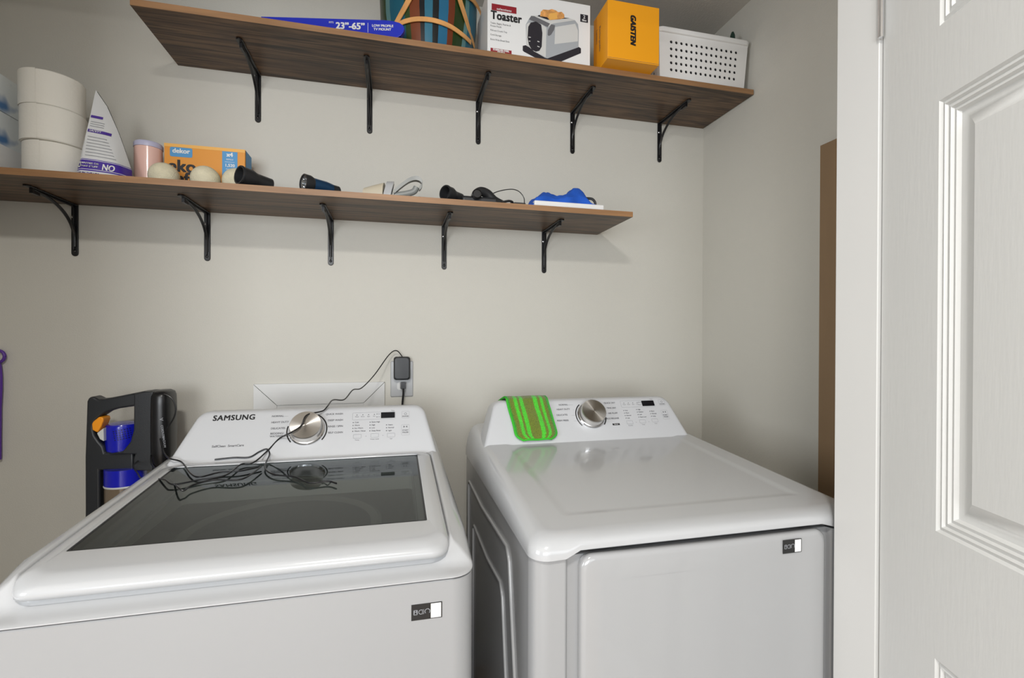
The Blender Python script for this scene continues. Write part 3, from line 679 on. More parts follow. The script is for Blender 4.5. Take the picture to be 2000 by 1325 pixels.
# ------------------------------------------------------------------ striped cloth on the dryer console
def towel():
    n, k = 34, 22; a0, a1 = .333, .459; verts = []; prof = []
    up = DFm.uy; nn = DFm.n
    # profile from the bottom of the front face, over the top, down the back
    L = .139
    for t in [i / 22 for i in range(23)]: 
        q = DFm.p(0, .006 + (L - .004) * t, .0075); prof.append(q)
    for (y, z) in ((.004, .0065), (.012, .0085), (.03, .0065), (.06, -.001), (.09, -.009), (.12, -.018)):
        prof.append(DFm.p(0, L, 0) + Vector((0, y, z + .0015)))
    m = MB(); uvs = []
    for j in range(k + 1):
        s_ = j / k
        for i, p in enumerate(prof):
            tt = i / 22
            # rounded lower end
            w0 = a0 + .002 * math.sin(tt * 5); w1 = a1 + .0015 * math.sin(tt * 4 + 1)
            cut = 0
            if tt < .22:
                e = (1 - tt / .22); cut = .022 * e ** 3
            x = (w0 + cut) + (w1 - w0 - 2 * cut) * s_ - .008 * (1 - min(tt, 1)) * -1
            edge = min(s_, 1 - s_); puff = .0028 * min(1, edge * 8)
            q = Vector((x, p.y, p.z)) + nn * (puff * (1 if tt <= 1 else .3) + (.0012 * math.sin(s_ * 9 + tt * 7)))
            if i == 0: pass
            m.v.append(q); uvs.append((s_, tt))
    np_ = len(prof)
    for j in range(k):
        for i in range(np_ - 1): m.f.append([j * np_ + i, (j + 1) * np_ + i, (j + 1) * np_ + i + 1, j * np_ + i + 1]); m.m.append(0)
    tw = thing('cleaning_cloth', (.396, -.45, .97), 'green and olive striped microfibre cloth draped over the dryer console', 'cloth')
    o = m.build('cloth_pad', 'stripes', tw, solid=.005, ang=80)
    uv = o.data.uv_layers.new(name='UVMap')
    for lp in o.data.loops: uv.data[lp.index].uv = uvs[lp.vertex_index]
    edge = [m.v[0 * np_ + i] for i in range(np_ - 1, -1, -1)] + [m.v[j * np_] for j in range(1, k + 1)] + [m.v[k * np_ + i] for i in range(1, np_)]
    MB().tube(edge, .0032, 8).build('piping', 'piping', tw)
towel()

# ------------------------------------------------------------------ board by the right wall, purple handle
m = MB(); m.box(1.276, 1.300, JY0 + .01, -.617, .0, 1.862)
tag(m.build('plank', 'board', loc=(1.288, -.84, 0), smooth=False, bevel=.001), 'tall brown board standing against the right wall beside the dryer', 'board')
hp = thing('hanging_scoop', (-1.176, -.02, .9), 'purple plastic handle with a hanging ring at the far left', 'handle')
hc = at(-3, 703, Y=-.012)
rp = [(hc.x + .016 * math.cos(R(a)), -.012, hc.z + .018 * math.sin(R(a))) for a in range(0, 361, 20)]
rg = MB(); rg.tube(rp, .0045, 8, caps=False); rg.build('hanging_ring', 'purple', hp)
bt_ = MB(); bt_.loft([[(hc.x + w_ * math.cos(R(a)), -.012 + .007 * math.sin(R(a)), hc.z + dz) for a in range(0, 360, 30)] for w_, dz in ((.005, -.018), (.008, -.03), (.0105, -.06), (.0105, -.10), (.008, -.16), (.007, -.25), (.007, -.32))], 0)
bt_.build('handle', 'purple', hp)
MB().tube([(hc.x, .0, hc.z + .014), (hc.x, -.02, hc.z + .0135), (hc.x, -.022, hc.z + .02)], .0018, 8).build('nail', 'screw', hp)

# ------------------------------------------------------------------ vacuum cleaner behind the washer
VY = -.175
def vp(u, v, y=VY): return at(u, v, Y=y)
vt = thing('vacuum_cleaner', (vp(225, 900).x, VY, 0), 'black and blue cordless stick vacuum standing behind the washing machine', 'vacuum cleaner')
def vprism(poly, y0, y1, name, mt, bev=.006, par=None):
    m = MB(); m.prism([(vp(u, v, (y0)).x, y0, vp(u, v, y0).z) for u, v in poly], (0, y1 - y0, 0)); return m.build(name, mt, par or vt, bevel=bev, seg=3, ang=40)
C_ = [(170, 790), (173, 783), (181, 780), (187, 783), (193, 786), (205, 785), (240, 778), (278, 770), (300, 768), (303, 780), (300, 792), (262, 799), (230, 804), (208, 811), (196, 819), (186, 829), (183, 842), (186, 856), (194, 868), (203, 878), (206, 890), (262, 886), (262, 925), (196, 925), (198, 1080), (168, 1080), (168, 1000), (167, 900)]
vprism(C_, VY - .022, VY + .022, 'frame', 'charcoal', .006)
vprism([(262, 775), (282, 770), (300, 770), (300, 925), (262, 925), (262, 900), (265, 893), (240, 893), (210, 893), (240, 888), (256, 868), (262, 845)], VY - .034, VY + .034, 'handle_grip', 'charcoal', .007)
m = MB(); q0 = vp(292, 770, VY - .03); q1 = vp(333, 920, VY - .03)
mb_x = (q0.x + q1.x) / 2; rx = (q1.x - q0.x) / 2
rings = []
for f_, zz in ((.55, q0.z + .002), (.86, q0.z - .004), (.97, q0.z - .015), (1, q0.z - .04), (1.02, (q0.z + q1.z) / 2), (1, q1.z + .05), (.9, q1.z + .02), (.62, q1.z + .002), (.3, q1.z - .002)):
    rings.append([(mb_x + f_ * rx * math.copysign(abs(math.cos(R(a))) ** .7, math.cos(R(a))), VY + .045 * f_ * math.copysign(abs(math.sin(R(a))) ** .7, math.sin(R(a))), zz) for a in range(0, 360, 15)])
m.loft(rings, 0); bty = m.build('battery_pack', 'black', vt, ang=50)
F_ = Frame((0, VY - .0475, 0), (1, 0, 0), (0, 0, 1)); k = MB()
for (u, v, s_) in ((316, 824, 'V'), (319, 848, 'CORDLESS'), (322, 868, 'VACUUM')):
    a, b_ = F_.px(u, v); text(k, F_, s_, a, b_, .013 if s_ == 'V' else .008, 0, 'CENTER', .02, rot=-1.45)
k.build('battery_lettering', 'inklight', bty, smooth=False)
q0 = vp(204, 835); q1 = vp(263, 890); bx_ = (q0.x + q1.x) / 2; br_ = (q1.x - q0.x) / 2 + .004
m = MB(); m.lathe([(br_ * .6, q0.z + .002), (br_ * .92, q0.z - .002), (br_, q0.z - .010), (br_, q1.z + .012), (br_ * .95, q1.z + .004)], (bx_, VY + .02, 0), (0, 0, 1), 40)
mh = m.build('motor_housing', 'blue', vt, ang=40)
k = MB()
for j in range(5):
    for i in range(7):
        a = R(-95 + i * 9 + j * 1.5); z = q0.z - .018 - j * .0065 + i * .0009; o_ = Vector((bx_ + math.cos(a) * br_ * 1.002, VY + .02 + math.sin(a) * br_ * 1.002, z))
        t_ = Vector((-math.sin(a), math.cos(a), 0)); k.flat([o_ - t_ * .0022, o_ + t_ * .001 + Vector((0, 0, -.002)), o_ + t_ * .0022, o_ - t_ * .001 + Vector((0, 0, .002))])
k.build('vent_slots', 'black', mh, smooth=False)
q2 = vp(208, 922); q3 = vp(292, 944)
m = MB(); cxx = (q2.x + q3.x) / 2 - .004; rr = (q3.x - q2.x) / 2 - .004
m.lathe([(rr, q2.z + .004), (rr, q3.z), (rr * .98, q3.z - .003)], (cxx, VY, 0), (0, 0, 1), 40); m.build('filter_housing', 'blue', vt)
m = MB(); m.lathe([(rr * .985, q3.z - .006), (rr * .96, q3.z - .16), (rr * .8, q3.z - .17)], (cxx, VY, 0), (0, 0, 1), 40); m.build('dust_cup', 'cup', vt)
m = MB(); m.lathe([(rr * 1.0, q3.z - .002), (rr * 1.02, q3.z - .004), (rr * 1.0, q3.z - .007)], (cxx, VY, 0), (0, 0, 1), 40); m.build('cup_ring', 'pale', vt)
vprism([(190, 852), (203, 842), (204, 868), (196, 864)], VY - .026, VY + .0, 'latch', 'pale', .002)
vprism([(180, 834), (183, 829), (194, 820), (202, 821), (203, 827), (198, 840), (191, 851), (181, 846)], VY - .028, VY + .010, 'trigger', 'orange', .003)
q4 = vp(182, 1080); m = MB(); m.tube([(q4.x, VY, q4.z + .02), (q4.x, VY, .05)], .018, 20); m.build('tube', 'charcoal', vt)
m = MB(); m.box(q4.x - .11, q4.x + .11, VY - .06, VY + .06, .0, .055); m.build('floor_head', 'charcoal', vt, bevel=.015)
cc = [vp(u, v, VY - .035) for u, v in ((305, 772), (325, 776), (338, 785), (344, 803), (340, 822), (325, 845))]
MB().tube(crv(cc, 6), .0022, 8).build('charging_lead', 'black', vt)

# ------------------------------------------------------------------ things on the lower shelf
Z0 = ZL + .018
def carton(name, x0, x1, y0, y1, z0, z1, mt, label, cat, group=None, bevel=.0015):
    t = thing(name, ((x0 + x1) / 2, (y0 + y1) / 2, z0), label, cat, group)
    MB().box(x0, x1, y0, y1, z0, z1).build('carton', mt, t, smooth=False, bevel=bevel, seg=2); return t
carton('carton', XL + .008, -1.038, -.298, -.06, Z0, 1.789, 'white', 'plain white carton at the bottom of the stack left of the toilet rolls', 'box')
M['tissue'] = None
def tissue_mat():
    m = bpy.data.materials.new('blue_blotch_card'); m.use_nodes = True; nt = m.node_tree; b = nt.nodes['Principled BSDF']
    tc = nt.nodes.new('ShaderNodeTexCoord'); n = nt.nodes.new('ShaderNodeTexNoise'); n.inputs['Scale'].default_value = 14; n.inputs['Detail'].default_value = 1.5
    nt.links.new(tc.outputs['Object'], n.inputs['Vector']); r = nt.nodes.new('ShaderNodeValToRGB'); nt.links.new(n.outputs[0], r.inputs[0])
    e = r.color_ramp.elements; e[0].position = .54; e[0].color = (.76, .80, .80, 1); e[1].position = .66; e[1].color = (.08, .20, .42, 1)
    nt.links.new(r.outputs[0], b.inputs['Base Color']); b.inputs['Roughness'].default_value = .5; return m
M['tissue'] = tissue_mat()
for z0, z1, lab in ((1.7905, 1.882, 'white tissue box with blue blotches, lower of the two left of the rolls'), (1.8835, 1.984, 'white tissue box with blue blotches, topmost left of the rolls')):
    carton('tissue_box', XL + .010, -1.045, -.285, -.075, z0, z1, 'tissue', lab, 'tissue box', 'tissue boxes at the left end of the lower shelf', .0015)
def roll(x, y, z, label):
    t = thing('toilet_roll', (x, y, z), label, 'toilet roll', 'stacked toilet rolls on the lower shelf')
    h = .0965
    m = MB(); m.lathe([(.024, h), (.066, h), (.0695, h - .0015), (.071, h - .005), (.071, .005), (.0695, .0015), (.066, 0), (.024, 0), (.024, h)], (x, y, z), (0, 0, 1), 56, 0, False, False)
    m.build('paper', 'paper', t, ang=50)
    m = MB(); m.lathe([(.0238, h - .001), (.0238, .001), (.0222, .001), (.0222, h - .001), (.0238, h - .001)], (x, y, z), (0, 0, 1), 32, 0, False, False); m.build('core', 'board', t)
    m = MB(); a0 = R(-150)
    P = [[(x + r * math.cos(a0 + R(q)), y + r * math.sin(a0 + R(q)), z + zz) for q in range(0, 61, 6)] for r, zz in ((.0711, .001), (.0718, .001), (.0718, h - .001), (.0711, h - .001))]
    m.loft(P, 0, False, False, closed=False); m.build('loose_sheet', 'paper', t)
    return t
roll(-.938, -.185, Z0, 'white toilet roll at the bottom of the stack of three')
roll(-.941, -.19, Z0 + .0972, 'white toilet roll in the middle of the stack of three')
roll(-.947, -.185, Z0 + .1944, 'white toilet roll on top of the stack of three')
# pouch
def pouch():
    t = thing('pouch', (-.80, -.22, Z0), 'white stand-up pouch with a violet band, right of the toilet rolls', 'bag')
    xa, xb = -.862, -.737; yc, dp = -.225, .042
    def H(x):
        s_ = max(0, min(1, (x - xa) / (xb - xa)))
        return .03 + .235 * (s_ / .25) ** 1.6 if s_ < .25 else .265 - .235 * ((s_ - .25) / .75) ** 1.5
    def bulge(x): s_ = (x - xa) / (xb - xa); return .020 * (1 - abs(s_ - .27) / (.27 if s_ < .27 else .73))
    m = MB(); N = 28
    for i in range(15):
        tt = i / 14; ring = []
        for j in range(N):
            a = 2 * math.pi * j / N; cx_, sx_ = math.cos(a), math.sin(a)
            ex = math.copysign(abs(cx_) ** .55, cx_); ey = math.copysign(abs(sx_) ** .75, sx_)
            x = (xa + xb) / 2 + ex * (xb - xa) / 2 * (1 - .04 * tt)
            th = dp * (1 - tt ** 1.5) + .0008; y = yc + ey * th + .012 * tt + .002 * math.sin(x * 90 + tt * 9) * tt * (1 - tt) * 3 - (bulge(x) * (1 - .7 * tt) if ey < 0 else 0)
            ring.append((x, y, Z0 + tt * H(x)))
        m.loft([ring], 0, False, False) if False else None
        m.v += [Vector(p) for p in ring]
    for i in range(14):
        k = 1 if False else 0
        for j in range(N): m.f.append([i * N + j, i * N + (j + 1) % N, (i + 1) * N + (j + 1) % N, (i + 1) * N + j]); m.m.append(0)
    m.f.append(list(range(N))[::-1]); m.m.append(0); m.f.append([14 * N + j for j in range(N)]); m.m.append(0)
    m.build('bag', 'pouch', t, ang=70)
    from mathutils.bvhtree import BVHTree
    bvh = BVHTree.FromPolygons([tuple(q) for q in m.v], m.f)
    F = Frame((0, yc - dp * .995 - .0012, Z0), (1, 0, 0), (0, .030, .15)); k = MB()
    text(k, F, 'NO', -.852, .030, .024, 0, 'LEFT', .02, sx=.6, h=.0018); text(k, F, 'NASTIES OR', -.829, .035, .007, 0, 'LEFT', .02, h=.0018); text(k, F, 'FAKE STUFF', -.829, .026, .007, 0, 'LEFT', .02, h=.0018)
    k3 = MB(); text(k3, F, 'NO', -.784, .028, .026, 0, 'LEFT', .012, sx=.6, h=.0018)
    k2 = MB(); k5 = MB(); text(k5, F, 'MADE IN THE USA', -.845, .006, .007, 0, 'LEFT', .02, h=.0018)
    ls = 'SAFETY'
    def seg(x0_, x1_, z0_, z1_, kk):
        n_ = max(2, int((x1_ - x0_) / .004))
        for i_ in range(n_):
            for j_ in range(2): rectf(k2, F, x0_ + (x1_ - x0_) * i_ / n_, x0_ + (x1_ - x0_) * (i_ + 1) / n_, z0_ + (z1_ - z0_) * j_ / 2, z0_ + (z1_ - z0_) * (j_ + 1) / 2, kk, .0018)
    for q, wd in enumerate((.076, .070, .066, .062, .056, .052, .046)):
        z = .058 + q * .0095; seg(-.822, -.822 + wd * .80, z, z + .0016, 1)
    seg(-.824, -.780, .130, .139, 2); seg(-.824, -.800, .176, .184, 2); k4 = MB(); text(k4, F, 'SAFETY', -.821, .1345, .007, 0, 'LEFT', .02, h=.0024)
    for z in (.149, .156, .163): seg(-.822, -.795, z, z + .0016, 1)
    for mm_, oo in ((k, .0016), (k2, .0014), (k3, .0016), (k4, .0021), (k5, .0014)):
        for q in mm_.v:
            hit = bvh.ray_cast(Vector((q.x, -1, q.z)), Vector((0, 1, 0)))[0]
            if hit: q.y = hit.y - oo
    k.build('band_lettering', 'white', t, smooth=False); k3.build('band_lettering', 'white', t, smooth=False); k5.build('bottom_lettering', 'violet', t, smooth=False); k4.build('heading_lettering', 'white', t, smooth=False); k2.build('printed_lines', ['violet', 'inklight', 'violet'], t, smooth=False)
def pouch_mat():
    m = bpy.data.materials.new('pouch_film'); m.use_nodes = True; nt = m.node_tree; b = nt.nodes['Principled BSDF']
    g = nt.nodes.new('ShaderNodeTexCoord'); sp = nt.nodes.new('ShaderNodeSeparateXYZ'); nt.links.new(g.outputs['Object'], sp.inputs[0])
    r = nt.nodes.new('ShaderNodeValToRGB'); r.color_ramp.interpolation = 'CONSTANT'
    mr = nt.nodes.new('ShaderNodeMapRange'); mr.inputs[1].default_value = 0; mr.inputs[2].default_value = .1; nt.links.new(sp.outputs[2], mr.inputs[0]); nt.links.new(mr.outputs[0], r.inputs[0])
    e = r.color_ramp.elements; W_ = (.66, .67, .67, 1); P_ = (.06, .025, .30, 1); e[0].position = 0; e[0].color = W_; e[1].position = .13; e[1].color = P_
    for p, c in ((.17, W_), (.185, P_), (.44, W_), (.455, P_), (.475, W_)): q = e.new(p); q.color = c
    nt.links.new(r.outputs[0], b.inputs['Base Color']); b.inputs['Roughness'].default_value = .35; return m
M['pouch'] = pouch_mat(); pouch()
# canister
t = thing('canister', (-.738, -.12, Z0), 'small pink canister with a lilac lid, between pouch and orange box', 'canister')
MB().lathe([(.034, 0), (.0365, .003), (.0365, .139)], (-.738, -.12, Z0), (0, 0, 1), 48).build('body', 'pink', t)
MB().lathe([(.0375, .1395), (.0378, .142), (.0378, .152), (.035, .156)], (-.738, -.12, Z0), (0, 0, 1), 48).build('lid', 'lilac', t)
# orange refill box
x0, x1, y0, y1, zt_ = -.694, -.466, -.125, -.055, 1.868
t = carton('refill_box', x0, x1, y0, y1, Z0, zt_, 'cardorange', 'orange and blue refill box standing behind the cream balls', 'box')
F = Frame((x0, y0, Z0), (1, 0, 0), (0, 0, 1)); W_ = x1 - x0; H_ = zt_ - Z0
k = MB(); rectf(k, F, 0, W_, H_ - .010, H_, 0, .0006)  # pale strip paints the highlight along the top chamfer
rectf(k, F, .016, .078, H_ - .040, H_ - .0105, 1, .0008, .005); rectf(k, F, .162, .206, .0, H_ - .0105, 1, .0008)
SF = Frame((x1, y0, Z0), (0, 1, 0), (0, 0, 1)); rectf(k, SF, .006, .07, .0, H_ - .001, 1, .0006)
text(k, F, 'dekor', .047, H_ - .022, .020, 2, 'CENTER', .02, h=.0012)
text(k, F, 'x4', .184, H_ - .021, .018, 2, 'CENTER', .03, h=.0012); text(k, F, 'REFILLS', .184, H_ - .036, .006, 2, 'CENTER', .01, h=.0012)
rectf(k, F, .170, .198, H_ - .0445, H_ - .0435, 2, .0012); text(k, F, '1,520', .184, H_ - .055, .013, 2, 'CENTER', .02, h=.0012); text(k, F, 'CHANGES', .184, H_ - .067, .005, 2, 'CENTER', .01, h=.0012)
arc(k, F, .182, H_ - .088, .006, .008, 0, 300, 2, .0012)
text(k, F, 'eko', .010, H_ - .070, .052, 3, 'LEFT', .02, h=.0012); text(k, F, 'refill', .010, H_ - .108, .052, 3, 'LEFT', .02, h=.0012)
k.build('printed_front', ['cardorangelight', 'cyan', 'white', 'inkblack'], t, smooth=False)
# wool balls
for (x, lab) in ((-.671, 'cream wool dryer ball in front of the canister, leftmost of three'), (-.560, 'middle cream wool dryer ball in front of the orange box'), (-.4735, 'cream wool dryer ball beside the first black nozzle, rightmost of three')):
    m = MB(); n = 20; prof = [(.0405 * math.sin(R(180 * i / n)) + .0001, -.0405 * math.cos(R(180 * i / n)) + .0405) for i in range(n + 1)]
    m.lathe(prof, (x, -.182, Z0), (0, 0, 1), 36); tag(m.build('dryer_ball', 'wool', loc=(x, -.182, Z0)), lab, 'ball', 'cream dryer balls on the lower shelf')
def nozzle(p0, p1, r0, r1, label, tail=None):
    t = thing('vacuum_nozzle', p0, label, 'vacuum attachment', 'black vacuum nozzles on the lower shelf')
    p0 = Vector(p0); p1 = Vector(p1); d = (p1 - p0); L = d.length
    m = MB(); m.lathe([(r0 * .78, .03), (r0 * .86, 0), (r0, 0), (r0 * 1.0, L * .35), (r0 * .82, L * .5), (r1, L * .62), (r1, L), (r1 * .8, L)], p0, d, 32, 0, True, True)
    m.build('collar', 'blackmatte', t, ang=50)
    m = MB(); m.lathe([(r0 * 1.02, .000), (r0 * 1.05, .003), (r0 * 1.02, .006)], p0, d, 32, 0, False, False); m.build('rim', 'charcoal', t)
    if tail:
        m = MB(); m.ribbon(tail, Vector((.010, -.006, 0)), Vector((0, 0, .018))); m.build('spout', 'blackmatte', t, bevel=.003)
    return t
nozzle((-.440, -.280, Z0 + .034), (-.372, -.215, Z0 + .026), .027, .022, 'black vacuum nozzle at the shelf edge beside the orange box', [(-.385, -.215, Z0 + .010), (-.335, -.165, Z0 + .002)])
nozzle((.158, -.280, Z0 + .026), (.214, -.235, Z0 + .022), .0245, .018, 'black vacuum nozzle left of the black brush head', [(.205, -.235, Z0 + .016), (.19, -.16, Z0 + .030)])
# flashlight
t = thing('flashlight', (-.262, -.26, Z0), 'small navy flashlight with a black head and silver reflector', 'flashlight')
p0 = Vector((-.266, -.276, Z0 + .0265)); d = Vector((.105, .075, -.004))
MB().lathe([(.0215, .002), (.0215, 0), (.026, 0), (.026, .018), (.022, .028)], p0, d, 36, 0, False, True).build('head', 'blackmatte', t)
m = MB().lathe([(.0215, .003), (.012, .008), (.002, .010)], p0, d, 30, 0, False, True)
for i in range(6):
    a = R(60 * i); e1 = d.normalized().cross(Vector((0, 0, 1))).normalized(); e2 = Vector((0, 0, 1)); q = p0 + e1 * .012 * math.cos(a) + e2 * .012 * math.sin(a)
    m.lathe([(.003, .006), (.003, .002), (.001, .001)], q, d, 10)
m.build('reflector', 'lens', t)
MB().lathe([(.0215, .026), (.0215, .07), (.019, .09)], p0, d, 30).build('barrel', 'navy', t)
MB().lathe([(.018, .0905), (.018, .112), (.014, .116)], p0, d, 30).build('tail_cap', 'blackmatte', t)
# clamp with curved handle and plastic film
t = thing('hose_clip', (0, -.25, Z0), 'cream and grey plastic clip with a curved hook handle', 'clip')
m = MB()
P = []
for x, h_ in ((-.09, .030), (-.06, .042), (-.03, .052)): P.append([(x + .006 * math.cos(R(a)), -.245 + .030 * math.cos(R(a)), Z0 + .001 + h_ * math.sin(R(a))) for a in range(0, 181, 12)])
m.loft(P, 0, True, True); m.build('cream_sleeve', 'cream', t)
m = MB()
P = [[(x + .012 * math.sin(R(a)), -.247 + r * .62 * math.cos(R(a)), Z0 + .001 + r * math.sin(R(a))) for a in range(0, 181, 10)] for x, r in ((-.034, .049), (-.034, .056), (-.012, .058), (-.012, .050), (-.034, .049))]
m.loft(P, 0, False, False, closed=False)
m.build('white_collar', 'plastic', t)
hk = [(.000, -.255, Z0 + .016), (.02, -.255, Z0 + .036), (.045, -.255, Z0 + .056), (.065, -.255, Z0 + .064), (.08, -.256, Z0 + .061), (.088, -.257, Z0 + .050), (.084, -.258, Z0 + .038), (.078, -.258, Z0 + .032)]
m = MB(); Q = crv(hk, 5); n = len(Q); m.ribbon(Q, Vector((0, .010, 0)), Vector((0, 0, .013))); m.build('hook_handle', 'grey', t, bevel=.003)
m = MB(); m.tube(crv([(.0, -.25, Z0 + .014), (.03, -.25, Z0 + .020), (.060, -.25, Z0 + .030), (.07, -.25, Z0 + .045)], 5), .010, 12); m.build('lower_jaw', 'grey', t)
m = MB(); gx, gy = 14, 8
for i in range(gx + 1):
    for j in range(gy + 1):
        x = -.02 + .155 * i / gx; y = -.292 + .10 * j / gy
        m.v.append(Vector((x, y, Z0 + .0015 + abs(.018 * math.sin(i * 1.1 + j * .9) * math.sin(j * .8 + .4)) * (.3 + .7 * j / gy) * (1 if i < gx - 2 else .5))))
for i in range(gx):
    for j in range(gy): q = i * (gy + 1) + j; m.f.append([q, q + gy + 1, q + gy + 2, q + 1]); m.m.append(0)
tag(m.build('plastic_bag', 'film', loc=(.06, -.25, Z0), solid=.0008, ang=70), 'flat crumpled grey plastic bag beside the clip with the hook handle', 'bag')
# brush head and cable
t = thing('brush_head', (.27, -.25, Z0), 'black vacuum brush head lying right of the second nozzle', 'vacuum attachment')
m = MB(); m.box(.215, .335, -.27, -.215, Z0, Z0 + .026); m.build('brush_body', 'blackmatte', t, bevel=.008)
m = MB(); m.tube(crv([(.255, -.275, Z0 + .03), (.275, -.265, Z0 + .043), (.30, -.255, Z0 + .04), (.325, -.25, Z0 + .022), (.36, -.245, Z0 + .012)], 5), [.010 + .006 * math.sin(math.pi * i / 20) for i in range(21)], 14); m.build('swivel_neck', 'blackmatte', t)
m = MB(); m.lathe([(.012, 0), (.016, .003), (.016, .03), (.012, .034)], (.262, -.288, Z0 + .028), (0, 1, 0), 24); m.build('hub', 'black', t)
t = thing('adapter_cable', (.39, -.26, Z0), 'thin black cable arching up beside the blue cloth', 'cable')
m = MB(); m.tube(crv([(.30, -.24, Z0 + .012), (.318, -.24, Z0 + .042), (.35, -.24, Z0 + .058), (.39, -.24, Z0 + .066), (.415, -.24, Z0 + .06), (.432, -.24, Z0 + .04), (.432, -.245, Z0 + .014)], 6), .0016, 8); m.build('cable', 'black', t)
m = MB(); m.tube(crv([(.345, -.285, Z0 + .006), (.37, -.28, Z0 + .014), (.385, -.27, Z0 + .012), (.37, -.262, Z0 + .004)], 5), .004, 8); m.build('strain_relief', 'blackmatte', t)
MB().box(.385, .425, -.29, -.272, Z0, Z0 + .009).build('connector', 'blackmatte', t, bevel=.002)
# white flat box and cloth
x0, x1 = at(1042, 395, Y=-.295).x, at(1178, 398, Y=-.295).x
carton('flat_box', x0, x1, -.297, -.12, Z0, Z0 + .019, 'white', 'flat white box under the blue cloth at the right end of the lower shelf', 'box', None, .004)
def blue():
    m = MB(); nx, ny = 44, 20; xa, xb = .395, .672
    import mathutils
    for s_ in (1, 0):
        for i in range(nx + 1):
            for j in range(ny + 1):
                u = i / nx; v = j / ny; x = xa + (xb - xa) * u; y = -.285 + .15 * v
                base = Z0 + .0005 if x < x0 - .004 else Z0 + .0005 + .019 * sstep((x - x0 + .004) / .012)
                top = .046 * sstep((u - .05) / .42) * (1 - .22 * sstep((u - .42) / .12)) + .040 * math.exp(-((u - .82) / .10) ** 2) - .028 * sstep((u - .90) / .08)
                if u < .12: top = .010 * u / .12 + top
                e = max(0, 1 - abs(2 * v - .85) ** 2.4 * .9) * min(1, (1 - u) / .05) * min(1, u / .03)
                nz = mathutils.noise.noise(Vector((x * 28, y * 34, 1.3))) * .013 + mathutils.noise.noise(Vector((x * 70, y * 75, 4))) * .005
                h = max(.001, (top * .95 + nz * min(1, top * 40)) * max(e, .12)) if s_ else 0
                hang = 0
                m.v.append(Vector((x + (.004 * math.sin(v * 9) if u < .1 else 0), y + .008 * math.sin(u * 17) * (1 - v), base + h)))
    N = (nx + 1) * (ny + 1)
    for s_ in (0, 1):
        for i in range(nx):
            for j in range(ny):
                q = s_ * N + i * (ny + 1) + j; m.f.append([q, q + ny + 1, q + ny + 2, q + 1]); m.m.append(0)
    per = [i * (ny + 1) for i in range(nx + 1)] + [nx * (ny + 1) + j for j in range(1, ny + 1)] + [i * (ny + 1) + ny for i in range(nx - 1, -1, -1)] + [j for j in range(ny - 1, 0, -1)]
    for a in range(len(per)): b_ = (a + 1) % len(per); m.f.append([per[a], per[b_], per[b_] + N, per[a] + N]); m.m.append(0)
    t = thing('crumpled_cloth', (.54, -.21, Z0), 'crumpled bright blue cloth bundle on the flat white box', 'cloth')
    m.build('fabric', 'cloth', t, ang=80)
    MB().tube(crv([(.655, -.255, Z0 + .050), (.672, -.265, Z0 + .046), (.681, -.27, Z0 + .034), (.682, -.27, Z0 + .021)], 5), .0045, 10).build('black_strap', 'blackmatte', t)
blue()

# ------------------------------------------------------------------ things on the upper shelf
Z1 = ZU + .018
# long blue box
t = thing('mount_box', (-.15, -.25, Z1), 'long blue printed box lying beside the painted basket', 'box')
A = Vector((-.40, -.205, 0)); B = Vector((.030, -.292, 0)); u_ = (B - A).normalized(); L = (B - A).length; h_ = .063
F = Frame((A.x, A.y, Z1), u_, (0, 0, 1))
P = [(0, 0), (L - .05, 0), (L - .03, .006), (L - .012, .016), (L - .003, .028), (L, .038), (L - .004, .048), (L - .015, .056), (L - .035, .061), (L - .06, h_), (0, h_)]
m = MB(); m.loft([[F.p(a, b, -.016) for a, b in P], [F.p(a, b, 0) for a, b in P]], 0); m.build('carton', 'tv', t, smooth=False, bevel=.001)
k = MB(); text(k, F, '23\u201d-65\u201d', L - .122, .040, .028, 0, 'RIGHT', .025, h=.0012); rectf(k, F, L - .113, L - .1118, .022, .052, 0, .0012)
text(k, F, 'LOW PROFILE', L - .100, .044, .0105, 0, 'LEFT', .02, h=.0012); text(k, F, 'TV MOUNT', L - .095, .033, .0105, 0, 'LEFT', .02, h=.0012); text(k, F, 'FITS', L - .232, .050, .008, 0, 'LEFT', .01, h=.0012)
k.build('printed_lettering', 'white', t, smooth=False)
